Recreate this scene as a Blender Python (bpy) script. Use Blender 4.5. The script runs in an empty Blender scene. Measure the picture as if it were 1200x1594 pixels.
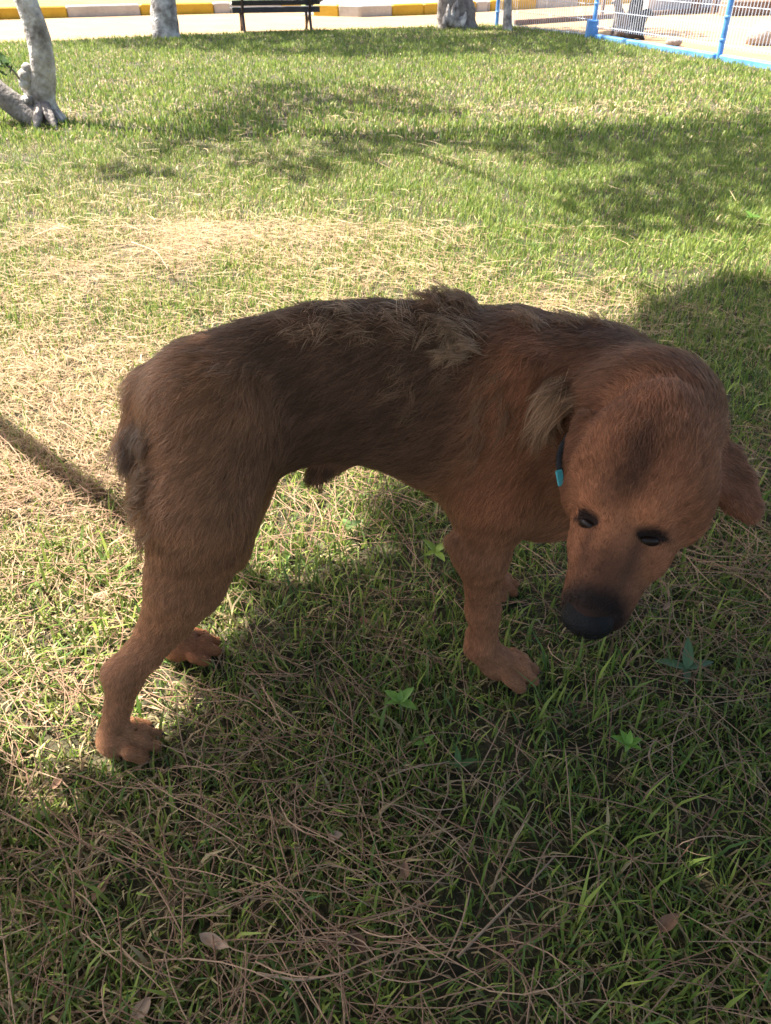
import bpy, math, random
import numpy as np
from mathutils import Vector, Matrix

# ------------------------------------------------------------------ camera, sky, sun, exposure
CAM_H = 1.10            # a person stooping over the dog
PITCH = 36.0            # degrees below the horizon
FPX = 1200.0            # focal length in pixels of the 1200 x 1594 photograph
SHX, SHY = -0.93, 0.37        # horizontal direction towards the sun
SUN_EL = 55.0

scene = bpy.context.scene
cam_data = bpy.data.cameras.new("camera")
cam = bpy.data.objects.new("camera", cam_data)
scene.collection.objects.link(cam)
cam.location = (0, 0, CAM_H)
cam.rotation_euler = (math.radians(90 - PITCH), 0, 0)
cam_data.sensor_fit = 'VERTICAL'
cam_data.sensor_height = 36.0
cam_data.lens = 36.0 * FPX / 1594.0
cam_data.clip_start = 0.02
cam_data.clip_end = 2000
cam_data.dof.use_dof = True
cam_data.dof.focus_distance = 1.15
cam_data.dof.aperture_fstop = cam_data.lens / 1.7
scene.camera = cam

world = bpy.data.worlds.new("World")
scene.world = world
world.use_nodes = True
wn = world.node_tree.nodes
bgn = wn["Background"]
sky = wn.new("ShaderNodeTexSky")
sky.sky_type = 'NISHITA'
sky.sun_disc = False
sky.sun_elevation = math.radians(SUN_EL)
sky.sun_rotation = math.atan2(SHX, SHY)
sky.air_density = 0.8
sky.dust_density = 4.0
sky.ozone_density = 0.4
world.node_tree.links.new(sky.outputs[0], bgn.inputs[0])
bgn.inputs[1].default_value = 0.09

sun_data = bpy.data.lights.new("sun", 'SUN')
sun_data.energy = 5.0
sun_data.angle = math.radians(0.55)
sun_data.color = (1.0, 0.94, 0.84)
sun = bpy.data.objects.new("sun", sun_data)
scene.collection.objects.link(sun)
ce = math.cos(math.radians(SUN_EL))
hn = math.hypot(SHX, SHY)
SUN = np.array([SHX / hn * ce, SHY / hn * ce, math.sin(math.radians(SUN_EL))])
sun.rotation_euler = Vector(SUN).to_track_quat('Z', 'Y').to_euler()
sun.location = (-20, 20, 30)

vs = scene.view_settings
vs.view_transform = 'Standard'
vs.look = 'None'
vs.exposure = 2.05
vs.gamma = 1.0
vs.use_curve_mapping = False

# ------------------------------------------------------------------ photo pixel -> direction -> place
_ct, _st = math.cos(math.radians(PITCH)), math.sin(math.radians(PITCH))
def ray(px, py):
    u = (px - 600.0) / FPX; v = (797.0 - py) / FPX
    return np.array([u, _ct + v * _st, -_st + v * _ct])
def ground(px, py, z=0.0):
    r = ray(px, py); k = (z - CAM_H) / r[2]
    return np.array([r[0] * k, r[1] * k, z])
def at_y(px, py, y):
    r = ray(px, py); k = y / r[1]
    return np.array([r[0] * k, y, CAM_H + r[2] * k])
def project(p):
    p = np.asarray(p, float)
    x = p[..., 0]; y = p[..., 1]; z = p[..., 2] - CAM_H
    d = y * _ct - z * _st
    v = (y * _st + z * _ct) / d
    return np.stack([600 + FPX * x / d, 797 - FPX * v, d], -1)

def vnoise(p, scale, seed=0):
    """smooth value noise in 0..1 for an (n,3) or (n,2) array"""
    p = np.asarray(p, float) * scale
    if p.shape[1] == 2:
        p = np.concatenate([p, np.zeros((len(p), 1))], 1)
    i = np.floor(p).astype(np.int64); f = p - i
    f = f * f * (3 - 2 * f)
    out = np.zeros(len(p))
    for dx in (0, 1):
        for dy in (0, 1):
            for dz in (0, 1):
                h = ((i[:, 0] + dx) * 73856093) ^ ((i[:, 1] + dy) * 19349663) ^ ((i[:, 2] + dz) * 83492791) ^ (seed * 2654435761)
                h = (h ^ (h >> 13)) * 1274126177
                h = (h ^ (h >> 16)) & 0xFFFF
                w = (f[:, 0] if dx else 1 - f[:, 0]) * (f[:, 1] if dy else 1 - f[:, 1]) * (f[:, 2] if dz else 1 - f[:, 2])
                out += w * (h / 65535.0)
    return out
def fbm(p, scale, seed=0, octv=3):
    s = 0; a = 1; t = 0
    for o in range(octv):
        s = s + a * vnoise(p, scale * 2 ** o, seed + o * 7); t += a; a *= 0.5
    return s / t
def nrm(v):
    v = np.asarray(v, float)
    return v / np.maximum(np.linalg.norm(v, axis=-1, keepdims=True), 1e-9)
def sstep(a, b, x):
    t = np.clip((x - a) / (b - a), 0, 1); return t * t * (3 - 2 * t)

# ------------------------------------------------------------------ helpers: objects and materials
COL = scene.collection
def link(o, parent=None):
    COL.objects.link(o)
    if parent is not None: o.parent = parent
    return o
def tag(o, label=None, cat=None, group=None, kind=None):
    if label: o["label"] = label
    if cat: o["category"] = cat
    if group: o["group"] = group
    if kind: o["kind"] = kind
    return o
def empty(name, loc, label, cat, group=None, rz=0.0):
    o = bpy.data.objects.new(name, None)
    o.empty_display_size = .1
    o.location = [float(c) for c in loc]; o.rotation_euler = (0, 0, rz)
    link(o)
    return tag(o, label, cat, group)
def mesh_np(name, V, F, mat, parent=None, col=None, smooth=False, origin=None):
    """V (n,3); F an (m,3) or (m,4) array or a list of such arrays"""
    V = np.asarray(V, np.float32)
    if origin is not None: V = V - np.asarray(origin, np.float32)
    Fs = F if isinstance(F, list) else [F]
    me = bpy.data.meshes.new(name)
    li = np.concatenate([np.asarray(f).ravel() for f in Fs]).astype(np.int32)
    lt = np.concatenate([np.full(len(f), np.asarray(f).shape[1]) for f in Fs]).astype(np.int32)
    ls = np.concatenate([[0], np.cumsum(lt)[:-1]]).astype(np.int32)
    me.vertices.add(len(V)); me.vertices.foreach_set("co", V.ravel())
    me.loops.add(len(li)); me.loops.foreach_set("vertex_index", li)
    me.polygons.add(len(lt)); me.polygons.foreach_set("loop_start", ls)
    if smooth: me.polygons.foreach_set("use_smooth", np.ones(len(lt), bool))
    if col is not None:
        a = me.attributes.new("Col", 'FLOAT_COLOR', 'POINT')
        c = np.ones((len(V), 4), np.float32); c[:, :3] = col
        a.data.foreach_set("color", c.ravel())
    me.update(calc_edges=True); me.validate()
    if mat: me.materials.append(mat)
    o = bpy.data.objects.new(name, me)
    link(o, parent)
    if origin is not None and parent is None: o.location = [float(c) for c in origin]
    return o

class MB:
    """collects simple shapes into one mesh"""
    def __init__(s): s.v = []; s.f = []
    def box(s, c, d, rz=0.0, bev=0.0):
        c = np.array(c, float); x, y, z = [q / 2 for q in d]
        b = min(bev, x * .9, y * .9, z * .9)
        n = len(s.v)
        ca, sa = math.cos(rz), math.sin(rz)
        def put(px, py, pz): s.v.append((c[0] + px * ca - py * sa, c[1] + px * sa + py * ca, c[2] + pz))
        if b <= 0:
            for pz in (-z, z):
                for px, py in ((-x, -y), (x, -y), (x, y), (-x, y)): put(px, py, pz)
            s.f += [[n + i for i in q] for q in ((3, 2, 1, 0), (4, 5, 6, 7), (0, 1, 5, 4), (1, 2, 6, 5), (2, 3, 7, 6), (3, 0, 4, 7))]
        else:
            lv = [(-z, b), (-z + b, 0), (z - b, 0), (z, b)]
            for pz, ins in lv:
                X, Y = x - ins, y - ins
                for px, py in ((-X + b, -Y), (X - b, -Y), (X, -Y + b), (X, Y - b), (X - b, Y), (-X + b, Y), (-X, Y - b), (-X, -Y + b)): put(px, py, pz)
            s.f.append([n + i for i in range(7, -1, -1)]); s.f.append([n + 24 + i for i in range(8)])
            for l in range(3):
                for i in range(8):
                    j = (i + 1) % 8
                    s.f.append([n + l * 8 + i, n + l * 8 + j, n + l * 8 + 8 + j, n + l * 8 + 8 + i])
        return s
    def tube(s, pts, rad, seg=8, wob=0.0, seed=0, cap=True, flat=1.0):
        pts = np.array(pts, float); rad = np.broadcast_to(rad, len(pts))
        n = len(s.v)
        T = nrm(np.gradient(pts, axis=0))
        ref = np.array([0, 0, 1.0]) if abs(T[0][2]) < .8 else np.array([1.0, 0, 0])
        rng = np.random.RandomState(seed)
        ph = rng.rand(6) * 6.28
        for i in range(len(pts)):
            u = nrm(np.cross(ref, T[i])); w = np.cross(T[i], u)
            for k in range(seg):
                a = 2 * math.pi * k / seg
                r = rad[i] * (1 + wob * (math.sin(3 * a + ph[0] + i * .4) * .5 + math.sin(5 * a + ph[1] - i * .6) * .3 + math.sin(2 * a + ph[2] + i * .9) * .4 + rng.uniform(-.35, .35)))
                s.v.append(tuple(pts[i] + r * (u * math.cos(a) + w * flat * math.sin(a))))
        for i in range(len(pts) - 1):
            for k in range(seg):
                j = (k + 1) % seg
                s.f.append([n + i * seg + k, n + i * seg + j, n + (i + 1) * seg + j, n + (i + 1) * seg + k])
        if cap:
            s.f.append([n + k for k in range(seg - 1, -1, -1)])
            s.f.append([n + (len(pts) - 1) * seg + k for k in range(seg)])
        return s
    def build(s, name, mat, parent=None, smooth=False, origin=None):
        me = bpy.data.meshes.new(name)
        V = np.array(s.v, float)
        if origin is not None: V = V - np.array(origin, float)
        me.from_pydata([tuple(p) for p in V], [], s.f)
        if smooth:
            for p in me.polygons: p.use_smooth = True
        me.materials.append(mat); me.update()
        o = bpy.data.objects.new(name, me)
        link(o, parent)
        if origin is not None and parent is None: o.location = [float(q) for q in origin]
        return o

def new_mat(name):
    m = bpy.data.materials.new(name); m.use_nodes = True
    return m, m.node_tree.nodes, m.node_tree.links, m.node_tree.nodes["Principled BSDF"]
def noisy_mat(name, c0, c1, scale, rough=.8, bump=.0, bscale=None, detail=6, c2=None, spots=None):
    m, n, l, b = new_mat(name)
    tc = n.new("ShaderNodeTexCoord")
    nz = n.new("ShaderNodeTexNoise"); nz.inputs["Scale"].default_value = scale; nz.inputs["Detail"].default_value = detail
    nz.inputs["Roughness"].default_value = .65
    l.new(tc.outputs["Object"], nz.inputs["Vector"])
    cr = n.new("ShaderNodeValToRGB")
    cr.color_ramp.elements[0].position = .34; cr.color_ramp.elements[0].color = (*c0, 1)
    cr.color_ramp.elements[1].position = .66; cr.color_ramp.elements[1].color = (*c1, 1)
    if c2:
        e = cr.color_ramp.elements.new(.5); e.color = (*c2, 1)
    l.new(nz.outputs["Fac"], cr.inputs["Fac"])
    l.new(cr.outputs["Color"], b.inputs["Base Color"])
    b.inputs["Roughness"].default_value = rough
    if bump:
        n2 = n.new("ShaderNodeTexNoise"); n2.inputs["Scale"].default_value = bscale or scale * 4; n2.inputs["Detail"].default_value = 5
        l.new(tc.outputs["Object"], n2.inputs["Vector"])
        bp = n.new("ShaderNodeBump"); bp.inputs["Strength"].default_value = bump; bp.inputs["Distance"].default_value = .02
        l.new(n2.outputs["Fac"], bp.inputs["Height"]); l.new(bp.outputs["Normal"], b.inputs["Normal"])
    return m
def leaf_mat(name, trans=.35, rough=.55, spec=.25):
    """coloured by the Col attribute, lets light through"""
    m, n, l, b = new_mat(name)
    at = n.new("ShaderNodeAttribute"); at.attribute_name = "Col"
    l.new(at.outputs["Color"], b.inputs["Base Color"])
    b.inputs["Roughness"].default_value = rough
    b.inputs["Specular IOR Level"].default_value = spec
    tr = n.new("ShaderNodeBsdfTranslucent")
    l.new(at.outputs["Color"], tr.inputs["Color"])
    mx = n.new("ShaderNodeMixShader"); mx.inputs[0].default_value = trans
    l.new(b.outputs[0], mx.inputs[1]); l.new(tr.outputs[0], mx.inputs[2])
    l.new(mx.outputs[0], n["Material Output"].inputs["Surface"])
    return m
def inside(poly, P):
    poly = np.asarray(poly)[:, :2]; x, y = P[:, 0], P[:, 1]
    r = np.zeros(len(P), bool)
    j = len(poly) - 1
    for i in range(len(poly)):
        xi, yi = poly[i]; xj, yj = poly[j]
        c = ((yi > y) != (yj > y)) & (x < (xj - xi) * (y - yi) / (yj - yi + 1e-12) + xi)
        r ^= c; j = i
    return r

# ------------------------------------------------------------------ the dog: a signed distance body
HEAD_DIR = nrm([0.964, 0.268, 0.0])           # where the trunk points
LAT = np.array([-HEAD_DIR[1], HEAD_DIR[0], 0])  # to the far flank
def mid_y(x):
    return 0.935 + (x + 0.405) * 0.282
def on_mid(px, py, off=0.0):
    """point on the dog's middle plane (shifted off metres towards the far flank) seen at a pixel"""
    r = ray(px, py)
    # y = mid_y(x) + off/cos
    k = (0.935 + 0.405 * 0.282 + off / 0.964) / (r[1] - 0.282 * r[0])
    return np.array([r[0] * k, r[1] * k, CAM_H + r[2] * k])

PR = []   # primitives of the body
def rc(a, b, ra, rb, k, flow, length, col, lat=1.0):
    ra -= .27 * max(length - .006, 0); rb -= .27 * max(length - .006, 0)      # room for the coat
    PR.append(dict(t='c', a=np.array(a, float), b=np.array(b, float), ra=ra, rb=rb, k=k, flow=nrm(flow), len=length, col=col, lat=lat))
def el(c, rad, ax, k, flow, length, col):
    PR.append(dict(t='e', c=np.array(c, float), r=np.array(rad, float), ax=np.array(ax, float), k=k, flow=nrm(flow), len=length, col=col))
def sdf(pr, P):
    if pr['t'] == 'c':
        a, b = pr['a'], pr['b']
        Q = P - a; ba = b - a
        if pr['lat'] != 1.0:
            s = 1.0 / pr['lat'] - 1.0
            Q = Q + (Q @ LAT)[..., None] * LAT * s
            ba = ba + (ba @ LAT) * LAT * s
        t = np.clip((Q @ ba) / (ba @ ba), 0, 1)
        return np.linalg.norm(Q - t[..., None] * ba, axis=-1) - (pr['ra'] + (pr['rb'] - pr['ra']) * t)
    q = (P - pr['c']) @ pr['ax'].T
    k0 = np.linalg.norm(q / pr['r'], axis=-1)
    k1 = np.linalg.norm(q / pr['r'] ** 2, axis=-1)
    return k0 * (k0 - 1.0) / np.maximum(k1, 1e-6)

# coat colours
RUST = (0.335, 0.142, 0.068)
TAN = (0.335, 0.165, 0.084)
DARK = (0.150, 0.078, 0.044)  # saddle: darker coat, with some of the flank's shade put into the colour
MIDB = (0.310, 0.155, 0.078)
FACE = (0.325, 0.136, 0.066)
BACKW = -HEAD_DIR
DOWN = np.array([0, 0, -1.0])

# trunk stations: pixel column, upper and lower outline, width ratio
ST = [(318, 562, 700, .70), (350, 510, 760, .72), (420, 483, 748, .70), (505, 461, 728, .72), (590, 457, 735, .76),
      (680, 458, 762, .80), (745, 478, 795, .80), (805, 510, 830, .78), (850, 535, 825, .74)]
sts = []
for px, t, b, wr in ST:
    rt, rb_ = nrm(ray(px, t + 8)), nrm(ray(px, b - 6))
    m = nrm(rt + rb_)
    mpx = project(np.array([0, 0, CAM_H]) + m)
    c = on_mid(mpx[0], mpx[1])
    dist = np.linalg.norm(c - np.array([0, 0, CAM_H]))
    half = math.acos(np.clip(rt @ rb_, -1, 1)) / 2
    e = dist * math.tan(half)
    al = math.asin(-m[2])
    hh = e / math.sqrt(math.cos(al) ** 2 + (wr * math.sin(al)) ** 2)
    sts.append((c, hh, wr))
for i in range(len(sts) - 1):
    (c0, h0, w0), (c1, h1, w1) = sts[i], sts[i + 1]
    rc(c0, c1, h0 - .008, h1 - .008, .03, BACKW + .35 * DOWN, .034, DARK if 0 < i < 6 else MIDB, lat=(w0 + w1) / 2)
S = on_mid
# haunches and hind legs
NEAR, FAR = -0.115, 0.115
legdown = np.array([-.25, 0, -1.0])
rc(S(324, 640, -.055), S(312, 770, NEAR), .094, .070, .05, BACKW + 1.0 * DOWN, .026, MIDB)
rc(S(345, 690, -.06), S(324, 800, NEAR), .076, .050, .05, BACKW + 1.2 * DOWN, .028, DARK)
rc(S(306, 790, NEAR), S(288, 900, NEAR), .064, .048, .04, [-.3, 0, -1], .016, MIDB)
rc(S(308, 800, NEAR), S(292, 900, NEAR), .056, .042, .04, [-.3, 0, -1], .016, MIDB)
rc(S(322, 840, NEAR), at_y(268, 955, .86), .046, .036, .04, [-.4, 0, -1], .014, (.32, .16, .08))
PAW_NH = ground(200, 1166, .012)
PAW_NF = ground(786, 1052, .012)
PAW_FH = ground(296, 1020, .012)
PAW_FF = ground(762, 918, .012)
hock = at_y(194, 1054, .842)
rc(S(288, 905, NEAR), at_y(244, 988, .855), .042, .029, .03, [-.5, 0, -1], .016, TAN)
rc(at_y(244, 988, .855), hock, .029, .027, .02, [-.5, 0, -1], .012, TAN)
rc(at_y(225, 1018, .85), at_y(178, 1046, .842), .024, .018, .02, [-.5, 0, -1], .012, TAN)
rc(hock, PAW_NH + [-.018, .006, .045], .026, .021, .02, [0, 0, -1], .012, TAN)
def paw(c, d, s, k=.012, col=TAN):
    """a paw at c on the ground pointing along d"""
    d = nrm(d); l = np.array([-d[1], d[0], 0])
    rc(c - d * .018 * s + [0, 0, .030 * s], c + d * .022 * s + [0, 0, .026 * s], .029 * s, .025 * s, .015, d + .3 * DOWN, .007, col)
    for j, (o, f) in enumerate(((-.0300, .020), (-.0108, .040), (.0108, .040), (.0300, .020))):
        kn = c + d * (f - .012) * s + l * o * s + np.array([0, 0, .027 * s])
        tp = c + d * (f + .008) * s + l * o * 1.08 * s + np.array([0, 0, .014 * s])
        rc(kn, tp, .0122 * s, .0120 * s, .0025, d + .4 * DOWN, .005, col)
paw(PAW_NH, [.97, .18, 0], .98)
# far hind leg
fk = S(330, 840, FAR)
rc(S(330, 690, .06), fk, .12, .07, .04, legdown, .024, MIDB)
fh = PAW_FH + [-.012, .01, .14]
rc(fk, fh, .062, .034, .03, legdown, .016, MIDB)
rc(fh, PAW_FH + [-.02, 0, .04], .033, .027, .02, legdown, .012, TAN)
paw(PAW_FH, [.97, .22, 0], 1.0, col=RUST)
# sheath and belly
rc(S(550, 700), S(496, 733), .022, .019, .02, [-.3, 0, -1], .016, TAN)
# shoulders and near foreleg
rc(S(800, 610, -.075), S(770, 760, -.10), .085, .072, .06, BACKW + 1.2 * DOWN, .028, RUST)
rc(S(850, 640, -.055), S(845, 770, -.06), .10, .072, .06, BACKW + 1.2 * DOWN, .026, RUST)
rc(S(775, 765, -.105), S(752, 850, NEAR), .060, .044, .04, [-.2, 0, -1], .016, RUST)
rc(S(704, 845, NEAR), S(748, 870, NEAR), .013, .030, .03, [-.3, 0, -1], .014, RUST)
carp = PAW_NF + [-.042, .006, .062]
rc(S(750, 868, NEAR), at_y(752, 950, .992), .036, .027, .03, [-.1, 0, -1], .011, RUST)
rc(at_y(752, 950, .992), carp, .027, .0235, .02, [-.1, 0, -1], .010, RUST)
rc(at_y(735, 985, .995), at_y(731, 1012, .995), .012, .011, .014, [-.1, 0, -1], .012, TAN)
rc(carp, PAW_NF + [-.012, .0, .034], .025, .025, .02, [.3, 0, -1], .008, RUST)
paw(PAW_NF, [.96, -.22, 0], 1.04, col=(.27, .132, .068))
# far foreleg
rc(S(820, 720, .09), S(772, 800, .10), .075, .046, .05, legdown, .02, RUST)
rc(S(772, 800, .10), PAW_FF + [-.03, .0, .08], .044, .028, .03, legdown, .012, RUST)
rc(PAW_FF + [-.03, .0, .08], PAW_FF + [-.012, 0, .034], .027, .026, .02, legdown, .010, RUST)
paw(PAW_FF, [.95, -.2, 0], 1.0, col=RUST)
# tail, clamped down against the rump
rc(S(238, 610), S(222, 690, -.01), .040, .036, .03, [-.3, 0, -1], .045, MIDB)
rc(S(222, 690, -.01), S(226, 790, -.02), .034, .030, .03, [-.35, 0, -1], .055, MIDB)
# neck
def at_d(px, py, d):
    """point seen at a pixel, d metres deep along the optical axis"""
    return np.array([0, 0, CAM_H]) + ray(px, py) * d
n0 = S(815, 625); n1 = at_y(920, 632, 1.06); n2 = at_d(1009, 660, 1.04)
rc(n0, n1, .145, .118, .05, BACKW + .6 * DOWN, .034, (.140, .068, .038))
rc(n1, n2, .114, .092, .05, BACKW + .6 * DOWN, .030, (.150, .070, .038))
SK = at_d(1003, 720, .935)
rc(n2, SK + [0.040, .045, .0], .090, .070, .05, [-.3, .8, .3], .024, (.20, .084, .042))
rc(S(868, 735), at_y(935, 735, 1.0), .10, .070, .06, BACKW + 1.2 * DOWN, .03, RUST)

# head frame
NO = at_d(917, 950, .845)
hf = nrm(NO - SK)
hr = at_d(1000, 866, .875) - at_d(912, 806, .918)
hr = nrm(hr - (hr @ hf) * hf)
hu = np.cross(hr, hf)
if hu[2] < 0: hu = -hu
HA = np.stack([hf, hr, hu])
HL = np.linalg.norm(NO - SK)
def H(f, r, u):
    return SK + hf * f + hr * r + hu * u
bk = -hf + .15 * hu
el(H(.000, 0, -.004), (.090, .082, .074), HA, .018, bk, .015, FACE)
el(H(-.055, 0, .020), (.045, .040, .040), HA, .02, bk, .014, FACE)
for s in (-1, 1):
    el(H(.028, s * .052, -.026), (.056, .036, .046), HA, .02, bk + hr * s * .5, .018, FACE)
    el(H(.040, s * .036, .022), (.040, .034, .034), HA, .02, bk + hr * s * .2, .010, FACE)
    el(H(.076, s * .031, .027), (.026, .022, .019), HA, .012, bk + hr * s * .3, .006, FACE)
    el(H(.100, s * (.046 if s > 0 else .038), -.020), (.040, .018, .022), HA, .02, bk + hr * s * .3, .005, FACE)
    rc(H(.095, s * .021, -.030), H(HL - .020, s * .0165, -.030), .031, .0220, .015, bk + hr * s * .4 - hu * .3, .0045, FACE)
rc(H(.085, 0, .004), H(HL - .010, 0, -.006), .031, .0245, .018, bk, .0045, FACE)
rc(H(.05, 0, -.058), H(HL - .030, 0, -.056), .036, .022, .02, bk - .3 * hu, .010, FACE)
for s in (-1, 1):      # lowered upper lids
    rc(H(.096, s * .022, .018), H(.092, s * .043, .010), .0085, .0080, .006, bk, .003, FACE)
EYE = [H(.106, s * .0335, .008) for s in (-1, 1)]
# ears: the far one stands off and folds over, the near one hangs against the neck
def flap(pts, wid, th, side, k, flow, length, col):
    for i in range(len(pts) - 1):
        for q in (-1, -.5, 0, .5, 1):
            rc(pts[i] + side * q * (wid[i] - th[i]), pts[i + 1] + side * q * (wid[i + 1] - th[i + 1]), th[i], th[i + 1], k, flow, length, col)
earp = [at_d(1092, 712, .95), at_d(1126, 730, .945), at_d(1150, 764, .93), at_d(1171, 797, .92)]
eside = nrm(at_d(1140, 690, .97) - at_d(1105, 745, .93))
flap(earp, [.038, .042, .036, .019], [.016, .010, .008, .007], eside, .012, hr * .6 + DOWN, .009, (.20, .084, .044))
earq = [at_d(912, 668, .96), at_d(897, 700, .96), at_d(890, 740, .955), at_d(893, 778, .945)]
flap(earq, [.030, .030, .026, .014], [.014, .010, .008, .008], nrm([.2, .9, .3]), .008, DOWN, .010, (.14, .060, .030))
MARK = EYE + [NO]
CARVE = []
for c_, d_, s_ in ((PAW_NH, [.97, .18, 0], .98), (PAW_NF, [.96, -.22, 0], 1.04), (PAW_FH, [.97, .22, 0], 1.0), (PAW_FF, [.95, -.2, 0], 1.0)):
    d_ = nrm(d_); l_ = np.array([-d_[1], d_[0], 0])
    for o_, f_ in ((-.0204, .012), (0, .020), (.0204, .012)):   # grooves between the toes
        a_ = c_ + d_ * f_ * s_ + l_ * o_ * s_ + np.array([0, 0, .046 * s_]); b_ = c_ + d_ * (f_ + .036) * s_ + l_ * o_ * 1.1 * s_ + np.array([0, 0, .018 * s_])
        CARVE.append(dict(t='c', a=a_, b=b_, ra=.0035, rb=.0055, k=.007, lat=1.0))
for sg, e in zip((-1, 1), EYE):
    CARVE.append(dict(t='e', c=e + hf * .003 + hu * .0085, r=np.array([.0062, .0145, .010]), ax=np.stack([nrm(hf + hr * .25 * sg), nrm(hr - hf * .25 * sg), hu]), k=.004))
    CARVE.append(dict(t='c', a=H(.065, sg * .056, -.052), b=H(HL - .004, sg * .030, -.046), ra=.0025, rb=.0030, k=.006, lat=1.0))
def build_sdf_mesh(prims, carve, res, lo, hi):
    lo = np.array(lo); hi = np.array(hi)
    n = np.ceil((hi - lo) / res).astype(int) + 1
    D = np.full(tuple(n), .2, np.float32)
    ax = [lo[i] + res * np.arange(n[i]) for i in range(3)]
    for stage, lst in ((0, prims), (1, carve)):
        for pr in lst:
            if pr['t'] == 'c':
                r = max(pr['ra'], pr['rb'])
                mn = np.minimum(pr['a'], pr['b']) - r; mx = np.maximum(pr['a'], pr['b']) + r
            else:
                r = pr['r'].max(); mn = pr['c'] - r; mx = pr['c'] + r
            mg = pr['k'] + .03
            i0 = np.clip(np.floor((mn - mg - lo) / res).astype(int), 0, n - 1)
            i1 = np.clip(np.ceil((mx + mg - lo) / res).astype(int) + 1, 1, n)
            if (i1 <= i0).any(): continue
            sl = tuple(slice(i0[j], i1[j]) for j in range(3))
            G = np.stack(np.meshgrid(ax[0][sl[0]], ax[1][sl[1]], ax[2][sl[2]], indexing='ij'), -1)
            d = sdf(pr, G).astype(np.float32)
            o = D[sl]; k = pr['k']
            if stage == 0:
                h = np.maximum(k - np.abs(o - d), 0) / k
                D[sl] = np.minimum(o, d) - h * h * k * .25
            else:
                d = -d
                h = np.maximum(k - np.abs(o - d), 0) / k
                D[sl] = np.maximum(o, d) + h * h * k * .25
    # surface nets
    neg = D < 0
    c = np.zeros(tuple(n - 1), np.int8)
    for dx in (0, 1):
        for dy in (0, 1):
            for dz in (0, 1):
                c += neg[dx:n[0] - 1 + dx, dy:n[1] - 1 + dy, dz:n[2] - 1 + dz]
    act = (c > 0) & (c < 8)
    idx = np.full(act.shape, -1, np.int64)
    I = np.argwhere(act); idx[act] = np.arange(len(I))
    acc = np.zeros((len(I), 3)); cnt = np.zeros(len(I))
    corners = [(a, b, d) for a in (0, 1) for b in (0, 1) for d in (0, 1)]
    for ca in corners:
        for j in range(3):
            if ca[j]: continue
            cb = list(ca); cb[j] = 1
            da = D[I[:, 0] + ca[0], I[:, 1] + ca[1], I[:, 2] + ca[2]]
            db = D[I[:, 0] + cb[0], I[:, 1] + cb[1], I[:, 2] + cb[2]]
            m = (da < 0) != (db < 0)
            t = np.where(m, da / np.where(m, da - db, 1), 0)
            p = np.array(ca, float) + t[:, None] * (np.array(cb) - np.array(ca))
            acc[m] += p[m]; cnt[m] += 1
    V = lo + res * (I + acc / cnt[:, None])
    Q = []
    for j in range(3):
        a, b = [q for q in range(3) if q != j]
        e0 = neg
        sh = list(n); sh[j] -= 1
        s0 = [slice(None)] * 3; s0[j] = slice(0, n[j] - 1)
        s1 = [slice(None)] * 3; s1[j] = slice(1, n[j])
        m = neg[tuple(s0)] != neg[tuple(s1)]
        E = np.argwhere(m)
        E = E[(E[:, a] > 0) & (E[:, b] > 0) & (E[:, a] < n[a] - 1) & (E[:, b] < n[b] - 1)]
        ins = neg[E[:, 0], E[:, 1], E[:, 2]]
        def cell(da, db):
            q = E.copy(); q[:, a] -= da; q[:, b] -= db
            return idx[q[:, 0], q[:, 1], q[:, 2]]
        quad = np.stack([cell(1, 1), cell(0, 1), cell(0, 0), cell(1, 0)], 1)
        flip = ins if j != 1 else ~ins
        quad[~flip] = quad[~flip][:, ::-1]
        Q.append(quad)
    Q = np.concatenate(Q)
    # light smoothing
    for it in range(2):
        s = np.zeros_like(V); w = np.zeros(len(V))
        for x in range(4):
            for y in (1, 3):
                np.add.at(s, Q[:, x], V[Q[:, (x + y) % 4]]); np.add.at(w, Q[:, x], 1)
        V = V + .5 * (s / w[:, None] - V)
    return V, Q

# ------------------------------------------------------------------ the setting
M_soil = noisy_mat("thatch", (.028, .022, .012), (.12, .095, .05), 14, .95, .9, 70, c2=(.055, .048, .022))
M_sand = noisy_mat("sand", (.29, .185, .09), (.36, .24, .125), 1.3, .95, .35, 40)
M_asph = noisy_mat("asphalt", (.16, .15, .15), (.24, .22, .21), 2.0, .9, .3, 80)
M_turf = noisy_mat("far_turf", (.09, .15, .03), (.19, .24, .07), 2.0, .9, .6, 30)
def sheet(name, poly, z, mat):
    V = np.array([(p[0], p[1], z) for p in poly])
    me = bpy.data.meshes.new(name); me.from_pydata([tuple(v) for v in V], [], [list(range(len(V)))])
    me.materials.append(mat); o = bpy.data.objects.new(name, me); link(o)
    return tag(o, kind="structure")
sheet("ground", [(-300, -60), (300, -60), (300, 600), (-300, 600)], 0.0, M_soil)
LAWN_EDGE = [ground(*p)[:2] for p in ((-120, 72), (0, 67), (130, 62), (280, 55), (480, 48), (600, 44), (690, 42), (782, 40), (850, 46), (922, 57))]
PEN_EDGE = [ground(*p)[:2] for p in ((922, 58), (1118, 92), (1195, 106))]
pe_d = nrm(np.array(PEN_EDGE[2]) - np.array(PEN_EDGE[1]))
PEN_END = np.array(PEN_EDGE[1]) + pe_d * 7.0
# sand: the path and the floor of the dog pen
sand_poly = [(-60, 14.0)] + [tuple(p) for p in LAWN_EDGE] + [tuple(PEN_EDGE[1]), tuple(PEN_END), (60, 6), (60, 60), (-60, 60)]
sheet("sand_path", sand_poly, 0.004, M_sand)

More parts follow.
